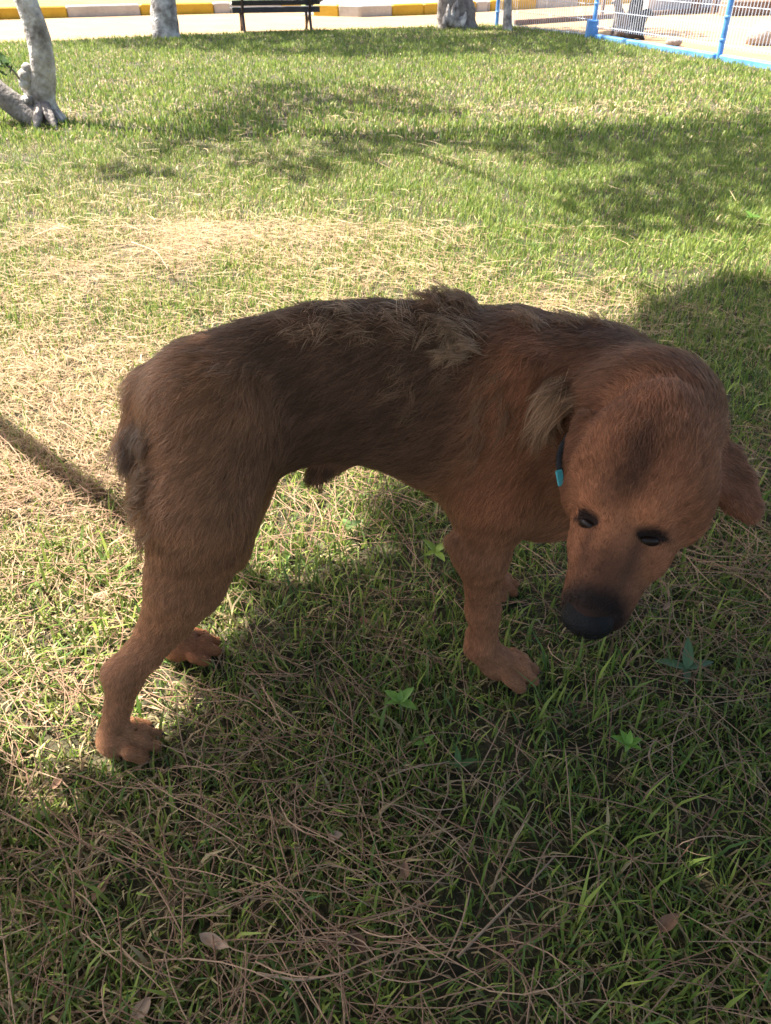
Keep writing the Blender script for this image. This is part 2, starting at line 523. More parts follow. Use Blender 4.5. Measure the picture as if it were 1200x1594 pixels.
M_yel = noisy_mat("yellow_paint", (.42, .26, .012), (.52, .34, .02), 5, .6, .25, 30, c2=(.48, .30, .015))
M_wht = noisy_mat("white_paint", (.36, .34, .32), (.46, .44, .42), 4, .65, .25, 30)
def kerb_run(name, label, pix, marks, h=.21, w=.20):
    """marks: pixel columns where a block ends, with the colour that follows"""
    P = np.array([ground(*p)[:2] for p in pix])
    px = np.array([p[0] for p in pix], float)
    root = empty(name, (P[0][0], P[0][1], 0), label, "kerb")
    for (a, c), (b, _) in zip(marks[:-1], marks[1:]):
        xs = [a] + [q for q in px if a < q < b] + [b]
        for q0, q1 in zip(xs[:-1], xs[1:]):
            A = np.array([np.interp(q0, px, P[:, i]) for i in (0, 1)]); B = np.array([np.interp(q1, px, P[:, i]) for i in (0, 1)])
            d = B - A; L = np.linalg.norm(d); rz = math.atan2(d[1], d[0]); nrm2 = np.array([-d[1], d[0]]) / L
            cnt = max(1, int(round(L / 1.6)))
            for s in range(cnt):
                c0 = A + d * (s + .5) / cnt + nrm2 * w / 2
                mb = MB().box((0, 0, 0), (L / cnt - .012, w, h + .1), 0, .022)
                o = mb.build("kerb_block", M_yel if c == 'y' else M_wht, root)
                o.location = (float(c0[0] - P[0][0]), float(c0[1] - P[0][1]), (h + .1) / 2 - .1); o.rotation_euler = (random.uniform(-.01, .01), random.uniform(-.006, .006), rz)
    return P
random.seed(5)
KL = kerb_run("painted_kerb", "yellow and white painted kerb beside the far grass strip", [(-90, 36), (0, 31), (220, 24.5), (360, 21), (470, 19)],
         [(-90, 'w'), (-60, 'y'), (103, 'w'), (220, 'y'), (333, 'w'), (438, 'y'), (470, 'y')])
KR = kerb_run("painted_kerb", "yellow and white painted kerb beside the grey road", [(487, 25), (560, 27), (660, 23.5), (760, 18), (930, 8), (1000, 4)],
         [(487, 'y'), (527, 'w'), (610, 'y'), (741, 'w'), (763, 'y'), (830, 'w'), (897, 'y'), (1000, 'y')])
# ground behind the kerbs
kl = [tuple(p + np.array([.02, .19])) for p in KL]
sheet("far_turf", [(-60, 22)] + kl + [(kl[-1][0] + .3, 40), (-60, 60)], 0.10, M_turf)
kr = [tuple(p + np.array([-.02, .19])) for p in KR]
sheet("asphalt_road", [(kl[-1][0] + .34, 41)] + [(kr[0][0] - .25, kr[0][1])] + kr + [(40, 60), (10, 70)], 0.012, M_asph)

# ---- trees
M_lime = noisy_mat("limewashed_bark", (.12, .10, .09), (.70, .67, .63), 7, .9, 1.0, 30, detail=9, c2=(.38, .35, .32))
M_bark = noisy_mat("grey_bark", (.13, .11, .10), (.30, .27, .24), 11, .95, 1.0, 30, detail=8)
M_leafc = leaf_mat("crown_leaf", .3)
def crown_mesh(name, parent, origin, pts, size, per, seed, c0=(.035, .075, .018), c1=(.08, .14, .035), spread=.07):
    """leaves: many small bent faces in clumps round the given points"""
    rng = np.random.RandomState(seed)
    C = np.repeat(pts, per, 0) + rng.normal(0, spread, (len(pts) * per, 3))
    n = len(C)
    d = nrm(rng.normal(0, 1, (n, 3)) * [1, 1, .5]); up = nrm(rng.normal(0, .55, (n, 3)) + [0, 0, 1])
    sd = nrm(np.cross(d, up)); L = size * rng.uniform(.7, 1.3, n)[:, None]; W = L * .30
    nn = np.cross(sd, d)
    V = np.stack([C - d * L * .5, C + sd * W, C + d * L * .55 - nn * L * .08, C - sd * W], 1).reshape(-1, 3)
    b = np.arange(n)[:, None] * 4
    F = np.concatenate([b + [0, 1, 2], b + [0, 2, 3]])
    t = rng.rand(n)[:, None]
    col = np.repeat(np.array(c0) * (1 - t) + np.array(c1) * t, 4, 0)
    return mesh_np(name, V, F, M_leafc, parent, col, origin=origin)
def shade_points(poly, spacing, hlo, hhi, seed, cover=1.0, nscale=1.2):
    """places in the air whose shadow falls inside a polygon on the ground"""
    rng = np.random.RandomState(seed)
    poly = np.array([np.asarray(p)[:2] for p in poly])
    lo, hi = poly.min(0), poly.max(0)
    g = np.stack(np.meshgrid(np.arange(lo[0], hi[0], spacing), np.arange(lo[1], hi[1], spacing), indexing='ij'), -1).reshape(-1, 2)
    g = g + rng.uniform(-.6, .6, g.shape) * spacing
    wob = np.stack([fbm(g, 2.2, seed), fbm(g, 2.2, seed + 50)], 1) - .5
    ok = inside(poly, g + wob * .35)
    g = g[ok]
    if cover < 1:
        f = fbm(g, nscale, seed + 9); thr = np.quantile(f, 1 - cover); g = g[f > thr]
    h = rng.uniform(hlo, hhi, len(g))
    P = np.concatenate([g, np.zeros((len(g), 1))], 1) + SUN * (h / SUN[2])[:, None]
    return P
def limbs_to(name, root, o, top, pts, n, r, seed, mat):
    rng = np.random.RandomState(seed)
    for i in rng.choice(len(pts), n, replace=False):
        e = pts[i]; m = (top + e) / 2 + rng.normal(0, .12, 3) - [0, 0, .1]
        t = np.linspace(0, 1, 6)[:, None]
        L = (1 - t) ** 2 * top + 2 * t * (1 - t) * m + t * t * e
        MB().tube(L - o, np.linspace(r, r * .25, 6), 6, .06, int(i)).build("limb", mat, root, True)

# the slender pine just out of the picture whose crown shades the dog
GP = lambda *L: [ground(*p) for p in L]
polyA = GP((-60, 1345), (120, 1312), (235, 1222), (330, 1050), (425, 935), (535, 838), (630, 790), (800, 650), (940, 540), (1015, 470), (1095, 450), (1220, 442)) + [np.array(p) for p in ((3.2, 2.6, 0), (3.2, -.4, 0), (-1.0, -.4, 0), (-1.0, .62, 0))]
pA = shade_points(polyA, .054, 2.4, 3.8, 3)
bA = np.array([-1.70, 2.45, 0])
tr = empty("pine_tree", bA, "slender leaning pine whose trunk shadow crosses the straw and whose crown shades the dog", "tree")
tpath = np.array([[0, .04, -.1], [.036, -.23, .6], [.085, -.53, 1.4], [.10, -.72, 2.2], [.12, -.80, 3.0], [.14, -.82, 4.0]])
MB().tube(tpath, [.040, .034, .032, .030, .028, .015], 10, .06, 2).build("trunk", M_bark, tr, True)
rngA = np.random.RandomState(9)
over = np.stack([rngA.uniform(-1.7, 2.6, 900), rngA.uniform(-1.6, 2.3, 900), rngA.uniform(2.5, 3.9, 900)], 1)  # extra unseen leaves added overhead and behind the camera to block sky light
ov2 = np.stack([rngA.uniform(-1.2, 4.5, 1700), rngA.uniform(-4.5, 1.9, 1700), rngA.uniform(2.6, 4.2, 1700)], 1)
ov3 = np.stack([rngA.uniform(-3.5, -1.2, 500), rngA.uniform(-4.5, .5, 500), rngA.uniform(2.6, 4.2, 500)], 1)
over = np.concatenate([over, ov2, ov3])
over = over[fbm(over, 1.4, 8) > .34]
pA = np.concatenate([pA, over])
limbs_to("limb", tr, bA, bA + [.10, -.73, 2.3], pA, 14, .022, 4, M_bark)
crown_mesh("crown", tr, bA, pA, .12, 6, 5, spread=.05)

# left tree: a limewashed upright trunk and a grey leaning one from one foot
bL = ground(74, 192)
tl = empty("forked_tree", bL, "forked tree with a limewashed upright trunk and a grey leaning trunk", "tree")
def yat(px, py, y): return at_y(px, py, y) - bL
y0 = bL[1]
up = [yat(80, 196, y0), yat(68, 165, y0 + .02), yat(66, 130, y0 + .02), yat(66, 90, y0), yat(57, 45, y0), yat(42, 5, y0), yat(24, -40, y0)]
up += [up[-1] + np.array(q) for q in ((-.08, .05, .5), (.05, .15, 1.3), (.35, .3, 2.2))]
t_ = np.linspace(0, 1, len(up)); tt = np.linspace(0, 1, 34)
def resample(L, n):
    L = np.array(L); t = np.linspace(0, 1, len(L)); q = np.linspace(0, 1, n)
    o = np.stack([np.interp(q, t, L[:, i]) for i in range(3)], 1)
    for _ in range(3): o[1:-1] = (o[:-2] + 2 * o[1:-1] + o[2:]) / 4
    return o
upr = resample(up, 40)
MB().tube(upr, np.interp(np.linspace(0, 1, 40), [0, .06, .14, .3, .6, 1], [.15, .112, .096, .090, .078, .045]), 20, .06, 3).build("trunk", M_lime, tl, True)
le = [yat(78, 200, y0 - .06), yat(48, 182, y0 - .05), yat(12, 155, y0 - .05), yat(-30, 120, y0), yat(-90, 60, y0 + .05)]
le += [le[-1] + np.array(q) for q in ((-.4, .1, .6), (-.7, .2, 1.5))]
ler = resample(le, 30)
MB().tube(ler, np.interp(np.linspace(0, 1, 30), [0, .15, .5, 1], [.11, .088, .082, .045]), 16, .06, 7).build("leaning_trunk", M_bark, tl, True)
# knobbly pruning scars and root flare
rng = np.random.RandomState(8)
kb = MB()
for i in range(16):
    q = yat(48 + rng.uniform(-10, 8), 128 + rng.uniform(-22, 30), y0 - .02 + rng.uniform(-.04, .05)); r = rng.uniform(.028, .055)
    kb.tube([q - [0, 0, r], q - [0, 0, r * .5], q + [0, 0, r * .5], q + [0, 0, r]], [r * .4, r, r, r * .3], 8, .2, i)
kb.build("burr", M_lime, tl, True)
rf = MB()
for px, py in ((102, 196), (92, 206), (52, 206)):
    q = ground(px, py) - bL
    rf.tube([q * 0 + [0, 0, .16], q * .5 + [0, 0, .06], q * .9 + [0, 0, .0]], [.05, .032, .010], 9, .12, px)
rf.build("root", M_bark, tl, True)
sp = MB()
for i in range(5):
    a = yat(34, 128, y0 - .05); b = yat(-4 + i * 6, 88 + i * 7, y0 - .1)
    sp.tube([a, (a + b) / 2 + [0, 0, .03], b], [.008, .006, .003], 5)
sp.build("sprout", M_bark, tl, True)
spl = np.array([yat(rng.uniform(-10, 20), rng.uniform(84, 115), y0 - .12) for i in range(7)])
polyC = GP((110, 305), (170, 262), (255, 215), (340, 152), (450, 128), (600, 140), (700, 150), (860, 186), (800, 206), (650, 232), (500, 275), (330, 255), (215, 300))
pC = shade_points(polyC, .13, 3.6, 5.4, 11, .66, .9)
polyC2 = GP((300, 205), (380, 222), (430, 185), (400, 160), (310, 180))
pC2 = shade_points(polyC2, .14, 3.0, 4.0, 12, .5, 1.5)
polyB = GP((770, 228), (870, 205), (1000, 200), (1100, 186), (1300, 160), (1300, 300), (1180, 330), (1105, 362), (1010, 372), (935, 360), (905, 305), (850, 268))
pB = shade_points(polyB, .11, 3.8, 5.6, 13, .93, .8)
allp = np.concatenate([pC, pC2, pB])
crown_mesh("crown", tl, bL, allp, .15, 4, 15, spread=.12)
crown_mesh("sprout_leaves", tl, bL, spl + bL, .07, 4, 16, c0=(.06, .12, .03), c1=(.10, .17, .05), spread=.03)
limbs_to("limb", tl, bL, bL + upr[-1], allp, 12, .05, 17, M_bark)

# far trees along the path
def far_tree(px, py, pxtop, rad_px, label, mat, seed, poly, cover, hl, hh, extra=None, group=None, name="tree"):
    b = ground(px, py); d = project(b)[2]
    r = rad_px / FPX * d
    root = empty(name, b, label, "tree", group)
    top = at_y(pxtop, 0, b[1]) - b
    path = resample([np.array([0, 0, -.1]), top * .4, top, top + [0.0, 0, 1.0], top + [.1, .1, 2.4]], 26)
    MB().tube(path, np.interp(np.linspace(0, 1, 26), [0, .05, .15, .4, 1], [r * 1.28, r * 1.12, r, r * .95, r * .6]), 22, .06, seed).build("trunk", mat, root, True)
    P = shade_points(poly, .17, hl, hh, seed + 1, cover, .6)
    crown_mesh("crown", root, b, P, .20, 4, seed + 2, spread=.14)
    limbs_to("limb", root, b, b + path[-1], P, 8, r * .4, seed + 3, M_bark)
    return root, b, d
polyD1 = GP((120, 66), (200, 60), (330, 55), (480, 49), (560, 60), (560, 92), (430, 86), (330, 80), (180, 74))
polyD2 = GP((520, 49), (700, 44), (820, 44), (930, 58), (975, 84), (900, 90), (800, 84), (640, 90), (500, 90))
far_tree(258, 59, 254, 21, "limewashed straight tree trunk at the lawn edge beside the bench", M_lime, 31, polyD1, .9, 4.0, 6.5)
t3, b3, d3 = far_tree(712, 44, 708, 30, "thick grey tree trunk with pale peeling folds at the lawn edge", M_bark, 41, polyD2, .93, 4.0, 6.5)
# peeling folds on the thick trunk
rng = np.random.RandomState(4)
fo = MB()
for i in range(9):
    px0 = 694 + rng.uniform(-4, 24); y_ = b3[1] - .36
    a = at_y(px0, 44 - rng.uniform(0, 6), y_) - b3; b_ = at_y(px0 + rng.uniform(2, 8), 12 + rng.uniform(-12, 14), y_ + .03) - b3
    fo.tube(resample([a, (a + b_) / 2 + [rng.uniform(-.04, .04), -.02, 0], b_], 6), [.05, .055, .05, .045, .03, .012], 7, .15, i)
fo.build("bark_fold", M_lime, t3, True)
# the slim trunk beside the pen
bs = ground(790, 48)
ts = empty("slim_tree", bs, "slim pale grey trunk standing beside the blue pen post", "tree")
topS = at_y(790, 0, bs[1]) - bs
MB().tube(resample([np.array([0, 0, -.1]), topS * .5, topS, topS + [0, 0, 1.2], topS + [.1, 0, 2.2]], 24), np.linspace(.085, .05, 24), 14, .06, 9).build("trunk", M_lime, ts, True)
rng = np.random.RandomState(3)
crown_mesh("crown", ts, bs, bs + topS + [0, .3, 2.6] + rng.normal(0, .5, (160, 3)), .18, 5, 6)

# ------------------------------------------------------------------ bench, pen and what stands in it
M_slat = noisy_mat("bench_slat_paint", (.035, .032, .035), (.07, .062, .062), 8, .55, .2, 40)
M_iron = noisy_mat("bench_iron", (.045, .030, .028), (.085, .060, .055), 14, .6, .2, 50)
def make_bench():
    bl = ground(377, 52); rz = math.radians(14)
    root = empty("park_bench", bl + [.6 * math.cos(rz), .6 * math.sin(rz), 0], "dark slatted park bench standing on the sand edge of the lawn", "bench", rz=rz)
    root.scale = (1, 1, .76); L = 1.46
    # local: x along, -y towards the lawn (the back), +y towards the path
    for i, yy in enumerate((.06, .19, .32, .45)):
        o = MB().box((0, 0, 0), (L, .105, .035 if i else .11), 0, .006).build("seat_slat", M_slat, root); o.location = (0, yy, .425 + i * .006)
    for i, zz in enumerate((.56, .70, .84)):
        o = MB().box((0, 0, 0), (L, .03, .10), 0, .006).build("back_slat", M_slat, root); o.location = (0, -.02 - i * .035, zz); o.rotation_euler = (.24, 0, 0)
    for sx in (-.56, .56):
        fr = MB().tube(resample([(sx, -.16, .90), (sx, -.06, .62), (sx, .0, .42), (sx, .02, .39)], 10), .024, 8)
        fr.tube(resample([(sx, .0, .395), (sx, .25, .385), (sx, .50, .41)], 8), .022, 8)
        fr.build("side_frame", M_iron, root, True)
        MB().tube(resample([(sx, .04, .39), (sx, .03, .24), (sx, -.02, .1), (sx, -.07, .0)], 10), [.024] * 9 + [.03], 8).build("leg", M_iron, root, True)
        MB().tube(resample([(sx + .0, .44, .40), (sx, .40, .24), (sx, .43, .1), (sx, .49, .0)], 10), [.024] * 9 + [.03], 8).build("leg", M_iron, root, True)
        MB().tube(resample([(sx, .05, .36), (sx, .24, .22), (sx, .42, .10)], 8), .016, 7).build("brace", M_iron, root, True)
make_bench()

M_blue = noisy_mat("blue_paint", (.05, .19, .48), (.12, .31, .62), 5, .5, .2, 40)
M_wire = noisy_mat("galvanised_blue_wire", (.50, .56, .66), (.62, .66, .74), 5, .45)
M_wood = noisy_mat("weathered_wood", (.16, .10, .07), (.27, .18, .13), 8, .9, .5, 40)
M_wall = noisy_mat("white_render", (.62, .58, .55), (.74, .70, .66), 2, .9, .2, 30)
M_stone = noisy_mat("stone", (.25, .20, .17), (.42, .35, .30), 12, .95, .8, 30)
# the pen fence
F0 = ground(773, 41); F1 = ground(922, 60); F2 = ground(1118, 94)
d12 = nrm((F2 - F1)); F3 = F2 + d12 * np.linalg.norm(F2 - F1)
fence = empty("wire_fence", F1, "blue post and wire mesh fence round the sandy dog pen", "fence")
FH = 1.75
def post(p, r=.036, h=FH + .08):
    q = p - F1
    o = MB().tube([q + [0, 0, -.05], q + [0, 0, h]], r, 14).build("post", M_blue, fence)
    for z in (.22, .46, .70, .94, 1.3):
        MB().tube([q + [0, 0, z - .018], q + [0, 0, z - .008], q + [0, 0, z + .008], q + [0, 0, z + .018]], [r + .001, r + .008, r + .008, r + .001], 14).build("clamp", M_blue, o)
for p in (F0, F1, F2, F3): post(p)
def panel(a, b, z0):
    a = a - F1; b = b - F1; d = b - a; L = np.linalg.norm(d); d = d / L
    mb = MB()
    n = int(L / .06)
    for i in range(1, n):
        q = a + d * L * i / n
        mb.tube([q + [0, 0, z0], q + [0, 0, FH]], .0046, 4, cap=False)
    z = z0 + .03
    while z < FH:
        mb.tube([a + [0, .006, z], b + [0, .006, z]], .0036, 4, cap=False); z += .20
    mb.build("wire_panel", M_wire, fence)
panel(F0, F1, .02); panel(F1, F2, .14); panel(F2, F3, .14)
def plinth(a, b):
    a = a - F1; b = b - F1; d = b - a; L = np.linalg.norm(d); rz = math.atan2(d[1], d[0])
    n = max(1, int(L / 1.5))
    for i in range(n):
        c = a + d * (i + .5) / n
        o = MB().box((0, 0, 0), (L / n - .01, .10, .16), 0, .012).build("plinth_block", M_blue, fence)
        o.location = (float(c[0]), float(c[1]) + .0, -.012); o.rotation_euler = (0, 0, rz)
plinth(F1 + d12 * .12, F2 - d12 * .05); plinth(F2 + d12 * .05, F3)
o = MB().box((0, 0, 0), (.17, .17, .30), 0, .015).build("corner_block", M_blue, fence); o.location = (-.02, .02, .10)
# dark board edging and the low white wall across the pen
P0 = ground(800, 40); P1 = ground(1000, 26); P2 = ground(1260, 8)
eb_ = empty("edging_board", P0, "long dark timber edging lying across the sand behind the fence", "edging")
for a, b in ((P0, P1), (P1, P2)):
    d = b - a; L = np.linalg.norm(d)
    n = max(1, int(L / 3))
    for i in range(n):
        c = a + d * (i + .5) / n - P0
        o = MB().box((0, 0, 0), (L / n - .02, .06, .10), 0, .008).build("board", M_wood, eb_)
        o.location = (float(c[0]), float(c[1]), .04); o.rotation_euler = (0, 0, math.atan2(d[1], d[0]))
dW = nrm(P2 - P1)
wA = ground(1010, 24) + [0, .35, 0]; wB = P2 + [0, .35, 0]
dw = wB - wA; Lw = np.linalg.norm(dw)
lw = empty("white_wall", wA, "low white rendered wall behind the dark edging in the pen", "wall")
o = MB().box((0, 0, 0), (Lw, .12, 1.2), 0, .01).build("wall_panel", M_wall, lw)
o.location = (float(dw[0] / 2), float(dw[1] / 2), .55); o.rotation_euler = (0, 0, math.atan2(dw[1], dw[0]))
for px, pyb, w_, nm in ((936, 28, .06, "thin wooden post standing behind the corner of the wire fence"), (1081, 21, .16, "thick brown post in front of the low white wall"), (1109, 22, .07, "thin brown post in front of the low white wall")):
    q = ground(px, pyb)
    o = MB().box((0, 0, .85), (w_, w_ * .8, 1.8), .2, .006).build("wooden_post", M_wood, None, origin=None)
    o.location = q.tolist(); tag(o, nm, "post")
q = ground(1165, 24)
o = MB().box((0, 0, .13), (1.3, .35, .28), .25, .02).build("wooden_beam", M_wood); o.location = q.tolist(); tag(o, "squat brown timber block lying beside the white wall", "timber")

def rock(name, px, py, r, label, seed, flat=.6, mat=None, cat="rock"):
    rng = np.random.RandomState(seed)
    g = ground(px, py)
    u = np.linspace(0, math.pi, 9); v = np.linspace(0, 2 * math.pi, 13)[:-1]
    V = []; 
    for a in u:
        for b in v:
            d = np.array([math.sin(a) * math.cos(b), math.sin(a) * math.sin(b), math.cos(a)])
            V.append(d)
    V = np.array(V); k = 1 + .5 * (vnoise(V + seed, 1.7, seed) - .5) + .3 * (vnoise(V + seed, 4, seed) - .5)
    V = V * k[:, None] * r * [1.25, 1, flat] + [0, 0, r * flat * .7]
    F = []
    for i in range(8):
        for j in range(12):
            F.append([i * 12 + j, (i + 1) * 12 + j, (i + 1) * 12 + (j + 1) % 12, i * 12 + (j + 1) % 12])
    o = mesh_np(name, V, np.array(F), mat or M_stone, None, smooth=True)
    o.location = g.tolist(); tag(o, label, cat)
rock("rock", 1046, 72, .10, "small pinkish stone on the sand against the fence", 2)
rock("rock", 1186, 70, .22, "dark grey boulder on the sand behind the fence", 6, .75)
rock("rock", 1192, 22, .30, "grey rubble lump at the end of the brown timber block", 9, .6)

# the two dogs sitting in the pen, small in the picture
def pen_dog(name, px, py, label, mat, face, lean, scale, seed, headfwd=.16, headup=.50):
    """sitting dog as one smooth surface"""
    global PR
    save = PR; PR = []
    fw = nrm([math.cos(face), math.sin(face), 0]); sd = np.array([-fw[1], fw[0], 0])
    Z = np.array([0, 0, 1.0]); s = scale
    def q(f, l, z): return (fw * f + sd * l + Z * z) * s
    c = (0, 0, 0)
    rc(q(-.14, 0, .13), q(.04, 0, .36), .13 * s, .105 * s, .05, Z, 0, c)
    rc(q(.04, 0, .36), q(.09, 0, .48), .10 * s, .07 * s, .05, Z, 0, c)
    hd = q(headfwd - .04, 0, headup + .06)
    rc(q(.09, 0, .48), hd, .07 * s, .07 * s, .04, Z, 0, c)
    rc(hd, hd + q(.12, 0, -.05), .058 * s, .03 * s, .03, Z, 0, c)
    for l in (-1, 1):
        rc(q(-.10, l * .08, .10), q(.04, l * .11, .10), .085 * s, .06 * s, .04, Z, 0, c)
        rc(q(.04, l * .11, .08), q(.12, l * .10, .025), .045 * s, .026 * s, .03, Z, 0, c)
        rc(q(.08, l * .06, .32), q(.12, l * .06, .03), .05 * s, .028 * s, .03, Z, 0, c)
        rc(q(.12, l * .06, .025), q(.17, l * .06, .022), .026 * s, .022 * s, .02, Z, 0, c)
        rc(hd + q(-.02, l * .05, .03), hd + q(-.03, l * .075, -.05), .022 * s, .012 * s, .02, Z, 0, c)
    rc(q(-.22, 0, .05), q(-.42, .06, .03), .03 * s, .02 * s, .03, Z, 0, c)
    V, Q = build_sdf_mesh(PR, [], .018, (-.7, -.7, -.03), (.7, .7, .95))
    PR = save
    o = mesh_np(name, V, Q, mat, None, smooth=True)
    o.location = ground(px, py).tolist(); tag(o, label, "dog")
    return o
M_blk = noisy_mat("black_coat", (.012, .012, .014), (.03, .028, .03), 20, .7, .5, 120)
M_tanc = noisy_mat("tan_coat", (.20, .15, .12), (.34, .27, .22), 14, .8, .5, 120)
pen_dog("dog", 990, 62, "black dog sitting behind the wire fence with its head low", M_blk, math.radians(-12), 0, .72, 1, .20, .44)
pen_dog("dog", 962, 58, "tan dog sitting upright behind the wire fence beside the black dog", M_tanc, math.radians(195), 0, .80, 2, .17, .56)
o3 = pen_dog("dog", 984, 44, "tall black dog behind the tan dog in the pen", M_blk, math.radians(60), 0, 1.0, 3, .14, .62)

# ------------------------------------------------------------------ lawn, needles, seedlings, leaves
M_blade = leaf_mat("grass_blade", .35, .5, .3)
M_needle = leaf_mat("dry_needle", .12, .7, .2)
rng = np.random.RandomState(77)
lawn_poly = np.array([(-60, 14.0)] + [tuple(p) for p in LAWN_EDGE] + [tuple(p) for p in PEN_EDGE[1:2]] + [tuple(PEN_END), (30, -5), (-60, -5)])
def straw_amount(xy):
    """0 green .. 1 dry, over the lawn"""
    a = .95 * np.exp(-(((xy[:, 0] + 1.2) / .62) ** 2 + ((xy[:, 1] - 2.5) / .68) ** 2))
    b = np.exp(-(((xy[:, 0] + .85) / .42) ** 2 + ((xy[:, 1] - 1.75) / .55) ** 2)) * .75
    c = np.exp(-(((xy[:, 0] + 2.0) / 1.2) ** 2 + ((xy[:, 1] - 4.2) / .8) ** 2)) * .55
    d = np.exp(-(((xy[:, 0] - 1.2) / 2.6) ** 2 + ((xy[:, 1] - 8.2) / 1.5) ** 2)) * .25
    e = np.exp(-(((xy[:, 0] + .5) / 1.3) ** 2 + ((xy[:, 1] - 4.0) / 1.0) ** 2)) * .16
    f = fbm(xy, 1.1, 21)
    return np.clip(a + b + c + d + e + (f - .5) * 1.1 + .06, 0, 1)
def blades(n, xlo, xhi, ylo, yhi, hgt, wid, lean, seed, wedge=None):
    r = np.random.RandomState(seed)
    xy = np.stack([r.uniform(xlo, xhi, n), r.uniform(ylo, yhi, n)], 1)
    if wedge: xy[:, 0] = (xy[:, 0] - xlo) / (xhi - xlo) * 2 - 1; xy[:, 0] *= wedge[0] + wedge[1] * xy[:, 1]
    xy = xy[inside(lawn_poly, xy)]
    # tussocks: pull towards clump centres
    den = fbm(xy, 6.0, seed + 3)
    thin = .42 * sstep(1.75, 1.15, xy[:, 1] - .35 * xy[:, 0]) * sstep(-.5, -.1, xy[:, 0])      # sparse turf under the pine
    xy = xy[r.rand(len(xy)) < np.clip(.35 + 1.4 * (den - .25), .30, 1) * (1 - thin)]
    n = len(xy)
    st = straw_amount(xy)
    dry = r.rand(n) < np.clip(.17 + .75 * st, 0, .9)
    h = hgt[0] + (hgt[1] - hgt[0]) * r.rand(n) ** 1.4
    h *= .65 + .7 * fbm(xy, 2.5, seed + 5)
    h[dry] *= .85
    w = r.uniform(*wid, n)
    az = r.uniform(0, 2 * math.pi, n)
    ln = r.uniform(lean[0], lean[1], n); ln[dry] = ln[dry] * .5 + .75
    ln = np.clip(ln, 0, 1.45)
    d = np.stack([np.cos(az), np.sin(az), np.zeros(n)], 1); s = np.stack([-np.sin(az), np.cos(az), np.zeros(n)], 1)
    tw = r.uniform(-.7, .7, n)[:, None]
    s = nrm(s + d * tw)
    B = np.concatenate([xy, np.full((n, 1), -.004)], 1)
    Z = np.array([0, 0, 1.0])
    l1 = ln * .55
    m = B + (d * np.sin(l1)[:, None] + Z * np.cos(l1)[:, None]) * (h * .55)[:, None]
    l2 = np.clip(ln * 1.35, 0, 1.75)
    t = m + (d * np.sin(l2)[:, None] + Z * np.cos(l2)[:, None]) * (h * .5)[:, None]
    t[:, 2] = np.maximum(t[:, 2], .003)
    V = np.stack([B - s * w[:, None] * .4, B + s * w[:, None] * .4, m + s * w[:, None] * .5, m - s * w[:, None] * .5, t], 1).reshape(-1, 3)
    b = np.arange(n)[:, None] * 5
    q = b + [0, 1, 2, 3]; tr_ = b + [3, 2, 4]
    u = r.rand(n)[:, None]; v = r.rand(n)[:, None]
    g0 = np.array([.085, .165, .026]); g1 = np.array([.35, .42, .09]); g2 = np.array([.07, .145, .055])
    gc = g0 * (1 - u) + g1 * u; gc = np.where(v < .25, gc * .5 + g2 * .5, gc)
    gc = np.where(v > .90, gc * .5 + np.array([.30, .34, .07]) * .5, gc)
    sc = np.array([.36, .27, .135]) * (1 - u) + np.array([.50, .41, .23]) * u
    sc = np.where(v < .2, np.array([.22, .15, .085]), sc)
    col = np.where(dry[:, None], sc * 1.1, gc)
    col = np.repeat(col, 5, 0)
    return V, q, tr_, col
def lawn(name, parts):
    Vs, Qs, Ts, Cs, o = [], [], [], [], 0
    for V, q, t, c in parts:
        Vs.append(V); Qs.append(q + o); Ts.append(t + o); Cs.append(c); o += len(V)
    ob = mesh_np(name, np.concatenate(Vs), [np.concatenate(Qs), np.concatenate(Ts)], M_blade, None, np.concatenate(Cs))
    return ob
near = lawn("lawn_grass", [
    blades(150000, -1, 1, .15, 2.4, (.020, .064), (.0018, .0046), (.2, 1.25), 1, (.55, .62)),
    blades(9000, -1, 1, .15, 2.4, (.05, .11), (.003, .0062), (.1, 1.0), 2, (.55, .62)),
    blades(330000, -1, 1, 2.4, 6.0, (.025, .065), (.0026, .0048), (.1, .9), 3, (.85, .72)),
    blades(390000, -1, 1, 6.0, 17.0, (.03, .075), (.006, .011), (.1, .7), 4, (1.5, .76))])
tag(near, "short mixed green and dry grass of the lawn", "grass", kind="stuff")

